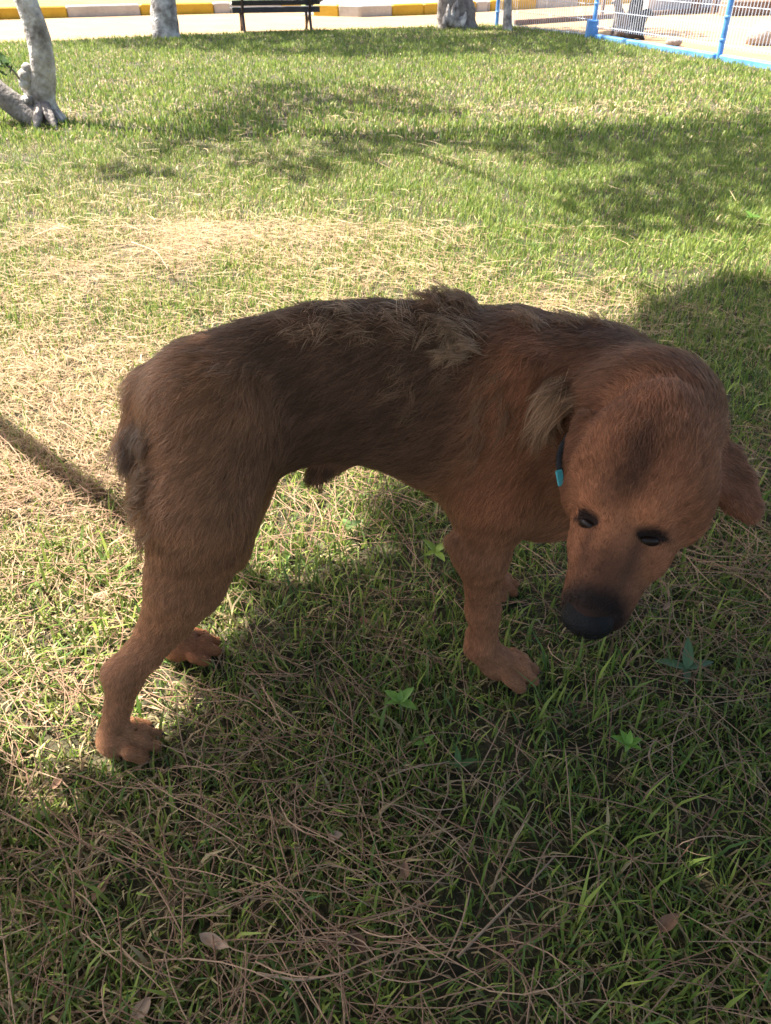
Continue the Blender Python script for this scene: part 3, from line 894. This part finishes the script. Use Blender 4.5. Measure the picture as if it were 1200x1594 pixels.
def needles(n, xlo, xhi, ylo, yhi, ln, wd, c0, c1, seed, zlo, zhi, keep=None):
    r = np.random.RandomState(seed)
    xy = np.stack([r.uniform(xlo, xhi, n), r.uniform(ylo, yhi, n)], 1)
    # fallen in loose drifts
    den = fbm(xy, 3.2, seed + 1)
    k = r.rand(n) < np.clip(.36 + 1.6 * (den - .35), .25, 1)
    if keep is not None: k &= r.rand(n) < keep(xy)
    xy = xy[k]; n = len(xy)
    L = r.uniform(*ln, n); az = r.uniform(0, 2 * math.pi, n)
    az = az * .65 + 4.0 * fbm(xy, 2.0, seed + 2)
    bend = r.normal(0, 1.0, n) * (r.rand(n) < .8)
    tilt = r.normal(0, .16, n)
    z0 = zlo + (zhi - zlo) * r.rand(n)
    P = []; cur = np.concatenate([xy, z0[:, None]], 1); K = 5
    for i in range(K):
        P.append(cur.copy())
        a = az + bend * (i / (K - 1) - .5)
        cur = cur + np.stack([np.cos(a) * np.cos(tilt), np.sin(a) * np.cos(tilt), np.sin(tilt) - .10 * (i - 1.5) * .5], 1) * (L / (K - 1))[:, None]
        cur[:, 2] = np.maximum(cur[:, 2], .006)
    P = np.stack(P, 1)
    far_ = np.ones(n, bool)
    for pw in (PAW_NH, PAW_NF, PAW_FH, PAW_FF):
        far_ &= (np.linalg.norm(P[:, :, :2] - pw[:2], axis=2) > .062).all(1)
    P = P[far_]; n = len(P); az = az[far_]
    side = np.stack([-np.sin(az), np.cos(az), np.zeros(n)], 1)[:, None, :]
    Z = np.array([0, 0, 1.0])
    w = r.uniform(*wd, n)[:, None, None] * np.array([.8, 1, 1, .9, .35])[None, :, None]
    V = np.stack([P - side * w, P + Z * w * 1.2, P + side * w], 2)      # n,K,3,3
    V = V.reshape(-1, 3)
    F = []
    base = np.arange(n)[:, None] * (K * 3)
    for i in range(K - 1):
        for j in (0, 1):
            a0 = i * 3 + j
            F.append(base + [a0, a0 + 1, a0 + 4, a0 + 3])
    u = r.rand(n)[:, None]
    col = np.array(c0) * (1 - u) + np.array(c1) * u
    return V, np.concatenate(F), np.repeat(col, K * 3, 0)
def needle_obj(name, parts, label):
    Vs, Fs, Cs, o = [], [], [], 0
    for V, f, c in parts:
        Vs.append(V); Fs.append(f + o); Cs.append(c); o += len(V)
    ob = mesh_np(name, np.concatenate(Vs), np.concatenate(Fs), M_needle, None, np.concatenate(Cs))
    tag(ob, label, "needles", kind="stuff")
RU0, RU1 = (.22, .12, .075), (.46, .31, .20)
needle_obj("pine_needles", [
    needles(9500, -1.3, 1.7, .3, 1.9, (.08, .20), (.0006, .0011), RU0, RU1, 11, .012, .060),
    needles(48000, -2.2, 1.6, 1.5, 3.9, (.05, .13), (.0005, .0010), (.30, .19, .11), (.52, .39, .24), 12, .012, .045,
            keep=lambda xy: np.clip(straw_amount(xy) * 1.35 - .12, .04, 1)),
    needles(9000, -4.5, 4.5, 3.6, 7.5, (.06, .14), (.0009, .0016), (.34, .25, .14), (.55, .45, .27), 13, .03, .07,
            keep=lambda xy: np.clip(straw_amount(xy) * 1.2 - .1, .02, 1))],
    "fallen rust and straw coloured pine needles strewn over the grass")

# dry stems lying on the grass
def stem(pix, r, label, z=.045):
    P = resample([ground(px, py, z + dz) for px, py, dz in pix], 16)
    o0 = P[0]
    o = MB().tube(P - o0, np.linspace(r, r * .5, 16), 7, .1, 3).build("fallen_twig", M_stem, None, True)
    o.location = o0.tolist(); tag(o, label, "twig")
M_stem = noisy_mat("dry_stem", (.24, .16, .10), (.36, .26, .17), 30, .85)
stem([(712, 1490, 0), (770, 1430, .005), (820, 1380, .01), (866, 1330, .0)], .0022, "bent tan twig lying across the shaded needles below the fore paw")
stem([(400, 1515, 0), (470, 1527, .004), (545, 1512, .0)], .0022, "short straw coloured twig lying flat on the shaded grass")
stem([(205, 377, 0), (245, 392, .01), (262, 420, 0)], .004, "crooked pale twig lying on the sunlit straw", .06)

# seedlings
M_seed = leaf_mat("seedling_leaf", .4, .45, .35)
def leaf_grid(L, W, fold, droop, nu=7, nv=5):
    u = np.linspace(0, 1, nu); v = np.linspace(-1, 1, nv)
    U, Vv = np.meshgrid(u, v, indexing='ij')
    prof = np.sin(np.pi * U ** .8) ** .8 * (1 - .15 * U) + .03
    X = U * L; Y = Vv * prof * W * .5
    Zz = np.abs(Vv) * prof * W * fold - droop * L * U ** 2
    P = np.stack([X, Y, Zz], -1).reshape(-1, 3)
    F = [[i * nv + j, (i + 1) * nv + j, (i + 1) * nv + j + 1, i * nv + j + 1] for i in range(nu - 1) for j in range(nv - 1)]
    return P, np.array(F)
def place_leaf(P, az, pitch, at):
    ca, sa = math.cos(az), math.sin(az); cp, sp_ = math.cos(pitch), math.sin(pitch)
    R = np.array([[ca * cp, -sa, -ca * sp_], [sa * cp, ca, -sa * sp_], [sp_, 0, cp]])
    return P @ R.T + at
def seedling(px, py, size, leaves, label, col, h=.03, ratio=.5, seed=0, stemcol=M_stem):
    r = np.random.RandomState(seed)
    g = ground(px, py)
    root = empty("seedling", g, label, "seedling")
    MB().tube([(0, 0, -.005), (.002, 0, h * .6), (0, .002, h)], [.0016, .0014, .001], 6).build("stem", M_seedstem, root, True)
    for az, pitch, sc in leaves:
        P, F = leaf_grid(size * sc, size * sc * ratio, .18, .25)
        V = place_leaf(P, math.radians(az), math.radians(pitch), np.array([0, 0, h]))
        c = np.array(col) * r.uniform(.85, 1.15)
        mesh_np("leaf", V, F, M_seed, root, np.tile(c, (len(V), 1)), smooth=True)
M_seedstem = noisy_mat("seedling_stem", (.10, .14, .04), (.14, .18, .06), 20, .7)
BR = (.26, .44, .09); MG = (.11, .22, .07)
seedling(622, 1128, .034, [(35, 45, 1.0), (150, 35, .95), (-35, 20, 1.0), (190, 15, .7), (85, 60, .6)], "bright green five leaved seedling between the hind and fore paws", BR, .06, .55, 1)
seedling(676, 893, .040, [(20, 40, 1.0), (150, 50, .95), (-60, 15, .9), (215, 20, .7)], "yellow green seedling right behind the fore leg", (.32, .46, .08), .06, .5, 2)
seedling(968, 1195, .026, [(20, 25, 1.0), (120, 45, 1.0), (160, 30, 1.2), (-30, 20, .8), (240, 30, .8), (75, 55, .9)], "small many leaved green seedling in the dark shade below the muzzle", (.24, .42, .07), .06, .5, 3)
seedling(660, 1172, .022, [(30, 40, 1.0), (200, 30, .9)], "tiny two leaved green seedling beside the five leaved one", BR, .025, .5, 4)
seedling(712, 1205, .036, [(15, 25, 1.0), (95, 60, .9), (160, 20, .7)], "low dark green seedling with narrow leaves among needles", MG, .02, .36, 5)
seedling(1062, 1062, .058, [(80, 55, 1.0), (15, 18, .95), (160, 15, 1.0), (250, 20, .7)], "broad leaved grey green weed on the ground past the dog's nose", (.12, .21, .10), .035, .36, 6)
seedling(545, 838, .03, [(20, 25, 1.0), (140, 30, .9), (260, 30, .8)], "round leaved pale green weed in the sunlight under the belly", (.20, .32, .10), .035, .7, 7)
seedling(1165, 356, .05, [(20, 25, 1.0), (120, 45, 1.0), (220, 30, 1.0), (300, 30, 1.0)], "sunlit leafy weed between the two tree shadows", (.16, .30, .05), .05, .6, 8)

# fallen leaves
def dry_leaf(px, py, L, W, az, label, c, seed):
    r = np.random.RandomState(seed)
    P, F = leaf_grid(L, W, .25, -.25, 9, 7)
    P[:, 2] += (vnoise(P * 60 + seed, 1.0, seed) - .5) * L * .35
    P[:, 1] *= 1 + .25 * (vnoise(P * 90, 1, seed + 1) - .5)
    V = place_leaf(P - [L * .5, 0, 0], math.radians(az), r.uniform(-.15, .15), np.array([0, 0, 0.0]))
    V[:, 2] -= V[:, 2].min()
    cc = np.array(c) * (.75 + .5 * vnoise(V * 150, 1, seed + 2))[:, None]
    o = mesh_np("dry_leaf", V, F, M_needle, None, cc, smooth=True)
    g = ground(px, py, .03); o.location = g.tolist(); tag(o, label, "dry leaf")
BRN = (.25, .145, .09); PAL = (.36, .26, .19)
dry_leaf(335, 1470, .050, .018, -25, "curled pale brown leaf, the longest one lying in the foreground shade", PAL, 1)
dry_leaf(158, 1382, .040, .014, 65, "narrow tan leaf lying below the hind paw in the shade", BRN, 2)
dry_leaf(222, 1572, .030, .022, 60, "broad pale curled leaf lying near the pale brown curled one", PAL, 3)
dry_leaf(630, 1356, .024, .014, 90, "small rust brown leaf below the five leaved seedling", BRN, 4)
dry_leaf(556, 1470, .034, .022, 120, "dark brown broad leaf half buried in shaded grass", (.13, .075, .05), 5)
dry_leaf(1040, 1440, .036, .020, 30, "pinkish brown leaf lying in the dark grass below the muzzle", BRN, 6)
dry_leaf(522, 1302, .022, .016, 10, "small pale brown leaf lying above the rust brown one", PAL, 7)
dry_leaf(90, 1222, .020, .014, 45, "small tan leaf lying left of the hind paw", BRN, 8)
dry_leaf(566, 968, .022, .014, 110, "reddish leaf standing between the dog's legs under its belly", (.26, .12, .075), 9)
dry_leaf(1038, 948, .020, .012, 20, "small tan leaf on the grass just beyond the muzzle", PAL, 10)
# two snail shells of seed pods: little round brown cones
rock("seed_cone", 441, 1323, .006, "tiny round brown cone resting on the shaded grass", 21, .95, M_stem, "cone")

# ------------------------------------------------------------------ the dog itself
BV, BQ = build_sdf_mesh(PR, CARVE, .0045, (-.62, .52, -.012), (.66, 1.45, .84))
def body_weights(P, tau=.014):
    W = np.stack([np.exp(-np.clip(sdf(pr, P) + .004, -.012, .5) / tau) for pr in PR], 1)
    return W / W.sum(1, keepdims=True)
FLOW = np.array([p['flow'] for p in PR]); LEN = np.array([p['len'] for p in PR]); PCOL = np.array([p['col'] for p in PR])
def head_local(P):
    d = P - SK
    return d @ hf, d @ hr, d @ hu
def coat(P, W):
    """coat colour: its markings, plus the shade mixed into the dark saddle"""
    c = W @ PCOL
    n1 = fbm(P, 14, 3)[:, None]; n2 = fbm(P, 55, 5)[:, None]
    c = c * (.72 + .35 * n1 + .28 * n2)
    # belly and lower flank paler and redder
    z = P[:, 2]
    s_ = P @ HEAD_DIR
    bel = sstep(.47, .37, z + .05 * (n1[:, 0] - .5)) * sstep(.05, .14, s_) * sstep(.62, .5, s_) * .85
    c = c * (1 - bel[:, None]) + np.array([.30, .138, .070]) * (.8 + .4 * n2) * bel[:, None]
    f, r, u = head_local(P)
    headw = sstep(.16, .08, np.sqrt((f - .06) ** 2 * .35 + r ** 2 + u ** 2 * .8))
    # black mask: muzzle end, lips, round the eyes, streak between the brows
    blk = np.array([.016, .012, .011])
    tip = sstep(HL - .048, HL - .006, f + .010 * (n2[:, 0] - .5) - .25 * np.abs(np.minimum(u + .01, 0))) * headw
    tip = np.maximum(tip, .8 * sstep(-.040, -.062, u) * sstep(.07, .12, f) * headw)
    m = np.clip(tip, 0, 1)
    for e in EYE:
        q = P - e
        ef, er, eu = q @ hf, q @ hr, q @ hu
        sg = 1.0 if (e - SK) @ hr > 0 else -1.0
        a1 = ef + .30 * sg * er          # the slit slopes back to its outer corner
        m = np.maximum(m, .97 * sstep(1.30, .65, np.sqrt((np.where(a1 > 0, a1 / .0072, a1 / .0058)) ** 2 + ((er - .004 * sg) / .0225) ** 2 + (eu / .026) ** 2)))
    st = np.exp(-(r / .024) ** 2) * sstep(-.045, .035, f) * sstep(.12, .06, f) * sstep(.02, .05, u) * (.55 + .6 * n2[:, 0])
    m = np.maximum(m, .90 * st)
    mz = np.exp(-(r / .020) ** 2) * sstep(.12, .16, f) * headw * .40
    m = np.maximum(m, mz)
    # the muzzle darkens towards the nose, lighter patches over the eyes, warm cheeks
    grad = .55 * sstep(.085, HL - .02, f) * headw
    c = c * (1 - grad[:, None]) + np.array([.070, .036, .024]) * grad[:, None]
    for e in EYE:
        q = P - e + hf * .026 - hu * .012
        c = c * (1 + .45 * np.exp(-((q / .016) ** 2).sum(1)))[:, None]
    # line running from the inner corner of each eye down the muzzle
    ln_ = np.exp(-((np.abs(r) - .030 + .10 * (f - .10)) / .007) ** 2) * sstep(.10, .125, f) * sstep(HL - .02, .15, f) * .45 * headw
    c = c * (1 - ln_[:, None]) + blk * 1.5 * ln_[:, None]
    c = c * (1 - m[:, None]) + blk * m[:, None]
    return c
W_b = body_weights(BV)
dog = empty("dog", [0.0, 1.02, 0.0], "large rust brown dog with a dark saddle standing in the shade, head lowered", "dog")
DO = np.array([0, 1.02, 0.0])
def attr_mat(name, rough=.9, mul=1.0):
    m, n, l, b = new_mat(name)
    at = n.new("ShaderNodeAttribute"); at.attribute_name = "Col"
    l.new(at.outputs["Color"], b.inputs["Base Color"]); b.inputs["Roughness"].default_value = rough
    b.inputs["Specular IOR Level"].default_value = .15
    return m
M_skin = attr_mat("under_coat", .95)
body = mesh_np("body", BV, BQ, M_skin, dog, coat(BV, W_b) * 1.15, smooth=True, origin=DO)
body["label"] = "rust brown dog's body with a dark back and black muzzle"

# fur strands
def vertex_normals(V, Q):
    N = np.zeros_like(V)
    fn = np.cross(V[Q[:, 2]] - V[Q[:, 0]], V[Q[:, 3]] - V[Q[:, 1]])
    for k in range(4): np.add.at(N, Q[:, k], fn)
    return nrm(N)
BN = vertex_normals(BV, BQ)
ctr = BV.mean(0)
if ((BV - ctr) * BN).sum() < 0: BN = -BN
rng = np.random.RandomState(2024)
def strands(root, N, flow, L, lift, K, curl, seed, jit=.18):
    r = np.random.RandomState(seed)
    n = len(root)
    t = flow - (flow * N).sum(1, keepdims=True) * N
    t = nrm(t)
    b = np.cross(N, t)
    # clumps lean together
    cl = (fbm(root, 45, seed + 1, 2) - .5)[:, None] * 2.2 + (fbm(root, 12, seed + 2, 2) - .5)[:, None] * 1.5
    t = nrm(t + b * cl * curl + r.normal(0, jit, (n, 3)))
    t = nrm(t - (t * N).sum(1, keepdims=True) * N * .9)
    li = (lift * r.uniform(.5, 1.5, n))[:, None]
    s = np.linspace(0, 1, K)
    P = np.empty((n, K, 3))
    wav = r.normal(0, .06, (n, 1)) 
    for i in range(K):
        a = s[i]
        P[:, i] = root - N * .0004 + t * (L[:, None] * (a * (1 - .15 * li))) + N * (L[:, None] * li * (a - .55 * a * a)) + b * (L[:, None] * wav * math.sin(a * 5))
        P[:, i, 2] -= L * L * 1.2 * a * a
    return P
def pick(count, faces=None):
    A = BV[BQ]
    ar = np.linalg.norm(np.cross(A[:, 2] - A[:, 0], A[:, 3] - A[:, 1]), axis=1) * .5
    if faces is not None: ar = ar * faces
    idx = rng.choice(len(BQ), count, p=ar / ar.sum())
    u, v = rng.rand(count, 1), rng.rand(count, 1)
    q = BQ[idx]
    def lerp(X): return X[q[:, 0]] * (1 - u) * (1 - v) + X[q[:, 1]] * u * (1 - v) + X[q[:, 2]] * u * v + X[q[:, 3]] * (1 - u) * v
    return lerp(BV), nrm(lerp(BN))
def fur_curves(name, P, col, r0, parent):
    n, K, _ = P.shape
    hc = bpy.data.hair_curves.new(name)
    hc.add_curves([K] * n)
    hc.attributes["position"].data.foreach_set("vector", (P - DO).astype(np.float32).ravel())
    ra = hc.attributes.get("radius") or hc.attributes.new("radius", 'FLOAT', 'POINT')
    prof = np.interp(np.linspace(0, 1, K), [0, .5, 1], [1, .85, .12])
    ra.data.foreach_set("value", (r0[:, None] * prof[None]).astype(np.float32).ravel())
    ca = hc.attributes.new("Col", 'FLOAT_COLOR', 'CURVE')
    c = np.ones((n, 4), np.float32); c[:, :3] = col
    ca.data.foreach_set("color", c.ravel())
    hc.materials.append(M_fur)
    o = bpy.data.objects.new(name, hc)
    link(o, parent)
    return o
m, n_, l_, b_ = new_mat("fur")
hb = n_.new("ShaderNodeBsdfHairPrincipled"); hb.parametrization = 'COLOR'
at = n_.new("ShaderNodeAttribute"); at.attribute_name = "Col"
l_.new(at.outputs["Color"], hb.inputs["Color"])
hb.inputs["Roughness"].default_value = .45; hb.inputs["Radial Roughness"].default_value = .55
hb.inputs["Random Roughness"].default_value = .2
hb.inputs["IOR"].default_value = 1.35
l_.new(at.outputs["Color"], b_.inputs["Base Color"]); b_.inputs["Roughness"].default_value = .75; b_.inputs["Specular IOR Level"].default_value = .12
mx_ = n_.new("ShaderNodeMixShader"); mx_.inputs[0].default_value = .75
l_.new(hb.outputs[0], mx_.inputs[1]); l_.new(b_.outputs[0], mx_.inputs[2])
l_.new(mx_.outputs[0], n_["Material Output"].inputs["Surface"])
M_fur = m

NH = 260000
# more strands where they are short
wq = 1.0 / np.maximum((W_b @ LEN)[BQ].mean(1), .006) ** .75
R, RN = pick(NH, wq)
Wr = body_weights(R)
Lh = (Wr @ LEN) * rng.uniform(.65, 1.2, NH)
Fl = Wr @ FLOW + 1e-4
f, r_, u_ = head_local(R)
keep = np.ones(NH, bool)
for e in EYE:
    qe = R - e - hf * .005
    keep &= np.sqrt(((qe @ hf) / .0065) ** 2 + ((qe @ hr) / .0145) ** 2 + ((qe @ hu) / .012) ** 2) > 1
nose_d = np.sqrt(((f - HL - .012) / .023) ** 2 + (r_ / .031) ** 2 + ((u_ + .012) / .024) ** 2)
keep &= nose_d > 1.0
streak = vnoise(np.stack([(R @ LAT) * 1.0, R[:, 2] - .5 * (R @ HEAD_DIR), (R @ HEAD_DIR) * .25], 1), 150, 91)[:, None]
cH = coat(R, Wr) * 1.30 * rng.uniform(.6, 1.4, (NH, 1)) * (.70 + .6 * streak)
shag = sstep(.016, .03, Lh)
lift = .42 - .08 * shag
P = strands(R, RN, Fl, Lh, lift, 5, .30, 50)
fur_curves("fur", P[keep], cH[keep], (np.interp(Lh, [.005, .035], [.00028, .00042]) * rng.uniform(.8, 1.2, NH))[keep], dog)

# loose pale tufts of the old coat
def visible_root(px, py):
    """nearest surface point of the coat seen at a pixel"""
    pr = VPROJ
    d = np.hypot(pr[:, 0] - px, pr[:, 1] - py)
    c = np.where(d < 9)[0]
    if len(c) == 0: c = np.array([d.argmin()])
    return c[pr[c, 2].argmin()]
VPROJ = project(BV)
TPS, TCS = [], []
def tuft(px, py, n, L, spread, flow, col, lift, sd, K=6):
    """a lock of hair: strands rooted in a patch that draw together into a few pointed tips"""
    r = np.random.RandomState(sd)
    i = visible_root(px, py)
    p0, n0_ = BV[i], BN[i]
    off = r.normal(0, spread, (n, 3)); off -= (off @ n0_)[:, None] * n0_
    ro = p0 + off
    cand = np.where(np.linalg.norm(BV - p0, axis=1) < spread * 4 + .02)[0]
    dd = ((ro[:, None, :] - BV[cand][None]) ** 2).sum(2)
    k = cand[dd.argmin(1)]
    root, N = BV[k], BN[k]
    t0 = np.array(flow, float)
    g = r.randint(0, 4, n)                       # which tip
    tips = []
    for q in range(4):
        d = nrm(t0 + r.normal(0, .22, 3)); d = nrm(d - (d @ n0_) * n0_)
        Lq = L * r.uniform(.65, 1.15)
        tips.append(p0 + r.normal(0, spread * .8, 3) + d * Lq + n0_ * Lq * lift * .55 - np.array([0, 0, Lq * Lq * 2.0]))
    tip = np.array(tips)[g] + r.normal(0, L * .045, (n, 3)) + (root - p0) * .22
    b = nrm(np.cross(n0_, t0)); wv = r.normal(0, 1, (4, 1))[g] * .10 * L
    keep_l = r.uniform(.75, 1.06, n)[:, None]
    P = np.empty((n, K, 3))
    for q, a in enumerate(np.linspace(0, 1, K)):
        aa = a * keep_l
        P[:, q] = root * (1 - aa) + tip * aa + n0_ * (L * (.12 + .25 * lift)) * np.sin(np.pi * np.clip(aa, 0, 1)) * .8 + b * wv * math.sin(a * 4.2)
    TPS.append(P); TCS.append(np.array(col) * r.uniform(.6, 1.35, (n, 1)) * r.uniform(.85, 1.15))
PALE = (.46, .28, .155); PAL2 = (.34, .185, .098)
rt = np.random.RandomState(6)
for k in range(38):      # along the back
    px = rt.uniform(450, 755); py = 474 + rt.uniform(0, 46) * (1 if px > 640 else .8)
    tuft(px, py, 30, rt.uniform(.026, .046), .010, BACKW + rt.normal(0, .25, 3) + .25 * DOWN, PALE if k % 2 else PAL2, .32, k)
for k in range(11):      # the standing crest behind the withers
    tuft(rt.uniform(660, 745), rt.uniform(462, 475), 50, rt.uniform(.028, .044), .008, BACKW * .9 + [0, 0, .8] + rt.normal(0, .2, 3), PAL2, .75, 100 + k)
for k in range(10):      # curls running down from the crest
    tuft(rt.uniform(700, 745), rt.uniform(500, 545), 70, .032, .006, BACKW * .7 + DOWN * .9 + rt.normal(0, .3, 3), PALE, .6, 130 + k)
for k in range(10):      # the neck ridge
    tuft(rt.uniform(800, 950), rt.uniform(490, 505), 45, rt.uniform(.022, .034), .009, BACKW + [0, 0, .4] + rt.normal(0, .2, 3), PAL2, .8, 160 + k)
for k in range(16):      # the long pale lock behind the near ear
    tuft(rt.uniform(850, 886), rt.uniform(585, 655), 90, rt.uniform(.045, .065), .007, DOWN * 1.1 + BACKW * .35 + rt.normal(0, .15, 3), PALE if k % 3 else PAL2, .7, 200 + k)
for k in range(12):      # pale wisps on the shoulder
    tuft(rt.uniform(730, 800), rt.uniform(560, 700), 14, rt.uniform(.035, .05), .006, DOWN * 1.1 + BACKW * .5 + rt.normal(0, .25, 3), PAL2, .5, 230 + k)
for k in range(12):      # flank wisps
    tuft(rt.uniform(610, 720), rt.uniform(560, 650), 24, .03, .008, BACKW + DOWN * .4 + rt.normal(0, .25, 3), PAL2, .4, 250 + k)
for k in range(15):      # shaggy tail and breeches
    px, py = rt.uniform(200, 232), rt.uniform(640, 840)
    tuft(px, py, 40, rt.uniform(.026, .044), .009, DOWN + BACKW * .75 + rt.normal(0, .15, 3), (.19, .10, .055) if py < 760 else (.27, .14, .072), .5, 280 + k)
for k in range(8):       # dark grey locks on the tail
    tuft(rt.uniform(196, 215), rt.uniform(660, 740), 30, .045, .007, DOWN + BACKW * .5 + rt.normal(0, .15, 3), (.20, .125, .085), .5, 320 + k)
for k in range(4):       # hip streaks
    tuft(rt.uniform(270, 400), rt.uniform(560, 620), 26, .030, .007, BACKW + DOWN * .5 + rt.normal(0, .1, 3), PAL2, .35, 340 + k)
for k in range(5):       # the sheath's tuft
    tuft(rt.uniform(470, 515), rt.uniform(735, 755), 60, .02, .006, DOWN + rt.normal(0, .2, 3), (.25, .14, .08), .5, 360 + k)
TP = np.concatenate(TPS); TC = np.concatenate(TCS)
fur_curves("loose_fur", TP, TC, np.full(len(TP), .00038), dog)

# eyes and nose
def uv_ball(c, rad, ax, nu=18, nv=24, fn=None):
    u = np.linspace(0, math.pi, nu); v = np.linspace(0, 2 * math.pi, nv + 1)[:-1]
    D = np.array([[math.cos(a), math.sin(a) * math.cos(b), math.sin(a) * math.sin(b)] for a in u for b in v])
    k = fn(D) if fn else 1.0
    P = np.asarray(c) + (D * np.array(rad) * (k[:, None] if fn else 1.0)) @ np.asarray(ax)
    F = np.array([[i * nv + j, (i + 1) * nv + j, (i + 1) * nv + (j + 1) % nv, i * nv + (j + 1) % nv] for i in range(nu - 1) for j in range(nv)])
    return P, F
m, n_, l_, b_ = new_mat("dark_eye"); M_eye = m
b_.inputs["Base Color"].default_value = (.016, .008, .005, 1); b_.inputs["Roughness"].default_value = .35; b_.inputs["Specular IOR Level"].default_value = .3
M_nose = noisy_mat("nose_leather", (.005, .005, .006), (.010, .0098, .011), 60, .5, .35, 500); M_nose.node_tree.nodes["Principled BSDF"].inputs["Specular IOR Level"].default_value = .22
for s, e in zip((-1, 1), EYE):
    V, F = uv_ball(e + hf * .003 - hu * .0062, (.0062, .0135, .0098), np.stack([nrm(hf + hr * .28 * s), nrm(hr - hf * .28 * s), hu]))
    mesh_np("eye", V, F, M_eye, dog, smooth=True, origin=DO)
def nose_shape(D):
    k = 1 + .10 * np.abs(D[:, 1]) - .10 * np.exp(-(D[:, 1] / .08) ** 2) * (D[:, 0] > 0) * sstep(.3, -.3, D[:, 2])
    for s in (-1, 1):      # nostrils
        q = (D[:, 1] - s * .52) ** 2 / .05 + (D[:, 2] + .10) ** 2 / .03 + (D[:, 0] - .85) ** 2 / .10
        k = k - .34 * np.exp(-q)
    return k
V, F = uv_ball(H(HL + .004, -.001, -.014), (.022, .0265, .021), HA, 40, 56, nose_shape)
mesh_np("nose", V, F, M_nose, dog, smooth=True, origin=DO)
# toe nails
M_claw = noisy_mat("claw", (.03, .022, .02), (.07, .055, .05), 60, .4)
def claws(c, d, s):
    d = nrm(np.array(d, float)); l = np.array([-d[1], d[0], 0])
    for o_, f_ in ((-.0300, .020), (-.0108, .040), (.0108, .040), (.0300, .020)):
        a = c + d * (f_ + .015) * s + l * o_ * 1.08 * s + np.array([0, 0, .014 * s])
        MB().tube(np.array([a, a + d * .005 * s - [0, 0, .002], a + d * .009 * s - [0, 0, .006]]) - DO, [.0030, .0024, .0007], 7).build("claw", M_claw, dog, True)
claws(PAW_NH, [.97, .18, 0], .98); claws(PAW_NF, [.96, -.22, 0], 1.04); claws(PAW_FH, [.97, .22, 0], 1.0); claws(PAW_FF, [.95, -.2, 0], 1.0)

# collar with its turquoise tag
M_strap = noisy_mat("collar_webbing", (.008, .008, .009), (.016, .016, .018), 60, .95, .4, 300)
M_tag = noisy_mat("turquoise_plastic", (.05, .33, .36), (.08, .42, .44), 20, .35)
cc = n1 * .45 + n2 * .55
ax_ = nrm(n2 - n1); cu = nrm(np.cross(ax_, [0, 0, 1.0])); cv = np.cross(ax_, cu)
ring = []
NPR = [p for p in PR]
for k in range(48):
    a = 2 * math.pi * k / 48; d = cu * math.cos(a) + cv * math.sin(a)
    ts_ = np.linspace(.05, .20, 76); Pq = cc + d * ts_[:, None]
    D_ = np.min(np.stack([sdf(p, Pq) for p in NPR]), 0)
    io = np.where(D_ > .004)[0]
    ring.append(ts_[io[0]] if len(io) else .12)
ring = np.array(ring); ring = np.minimum(ring - .006, .13)
for _ in range(6): ring = (np.roll(ring, 1) + 2 * ring + np.roll(ring, -1)) / 4
V = []; F = []
for k in range(48):
    a = 2 * math.pi * k / 48; d = cu * math.cos(a) + cv * math.sin(a)
    for dr, da in ((0, -.011), (.003, -.011), (.003, .011), (0, .011)):
        V.append(cc + d * (ring[k] + dr) + ax_ * da)
for k in range(48):
    j = (k + 1) % 48
    for q in range(4): F.append([k * 4 + q, j * 4 + q, j * 4 + (q + 1) % 4, k * 4 + (q + 1) % 4])
collar = empty("dog_collar", cc, "dark dog collar with a turquoise tag showing beside the dog's near ear", "collar")
mesh_np("strap", np.array(V), np.array(F), M_strap, collar, origin=cc)
tgp = at_d(872, 744, .945)
lk = np.array([at_d(872, 735, .947), at_d(870, 722, .955), at_d(871, 706, .965), at_d(876, 690, .98), at_d(890, 672, 1.0)]) - cc
MB().tube(resample(lk, 10), .0042, 8, flat=.5).build("strap_end", M_strap, collar, True)
o = MB().box((0, 0, 0), (.0095, .003, .020), 0, .0018).build("tag", M_tag, collar)
o.location = (tgp - cc).tolist(); o.rotation_euler = (-.5, -.12, .25); o["label"] = "turquoise tag"
# whiskers
wk = MB(); rw = np.random.RandomState(12)
for sg in (-1, 1):
    for k in range(7):
        a = H(HL - .030 - rw.uniform(0, .025), sg * .043, -.030 + rw.uniform(-.010, .008))
        d = nrm(hr * sg * 1.0 - hf * rw.uniform(.0, .5) - hu * rw.uniform(.1, .6)); L_ = rw.uniform(.025, .05)
        wk.tube(np.array([a, a + d * L_ * .5, a + d * L_ + DOWN * .008]) - DO, [.0003, .00022, .0001], 5)
wk.build("whiskers", M_claw, dog, True)["kind"] = "stuff"
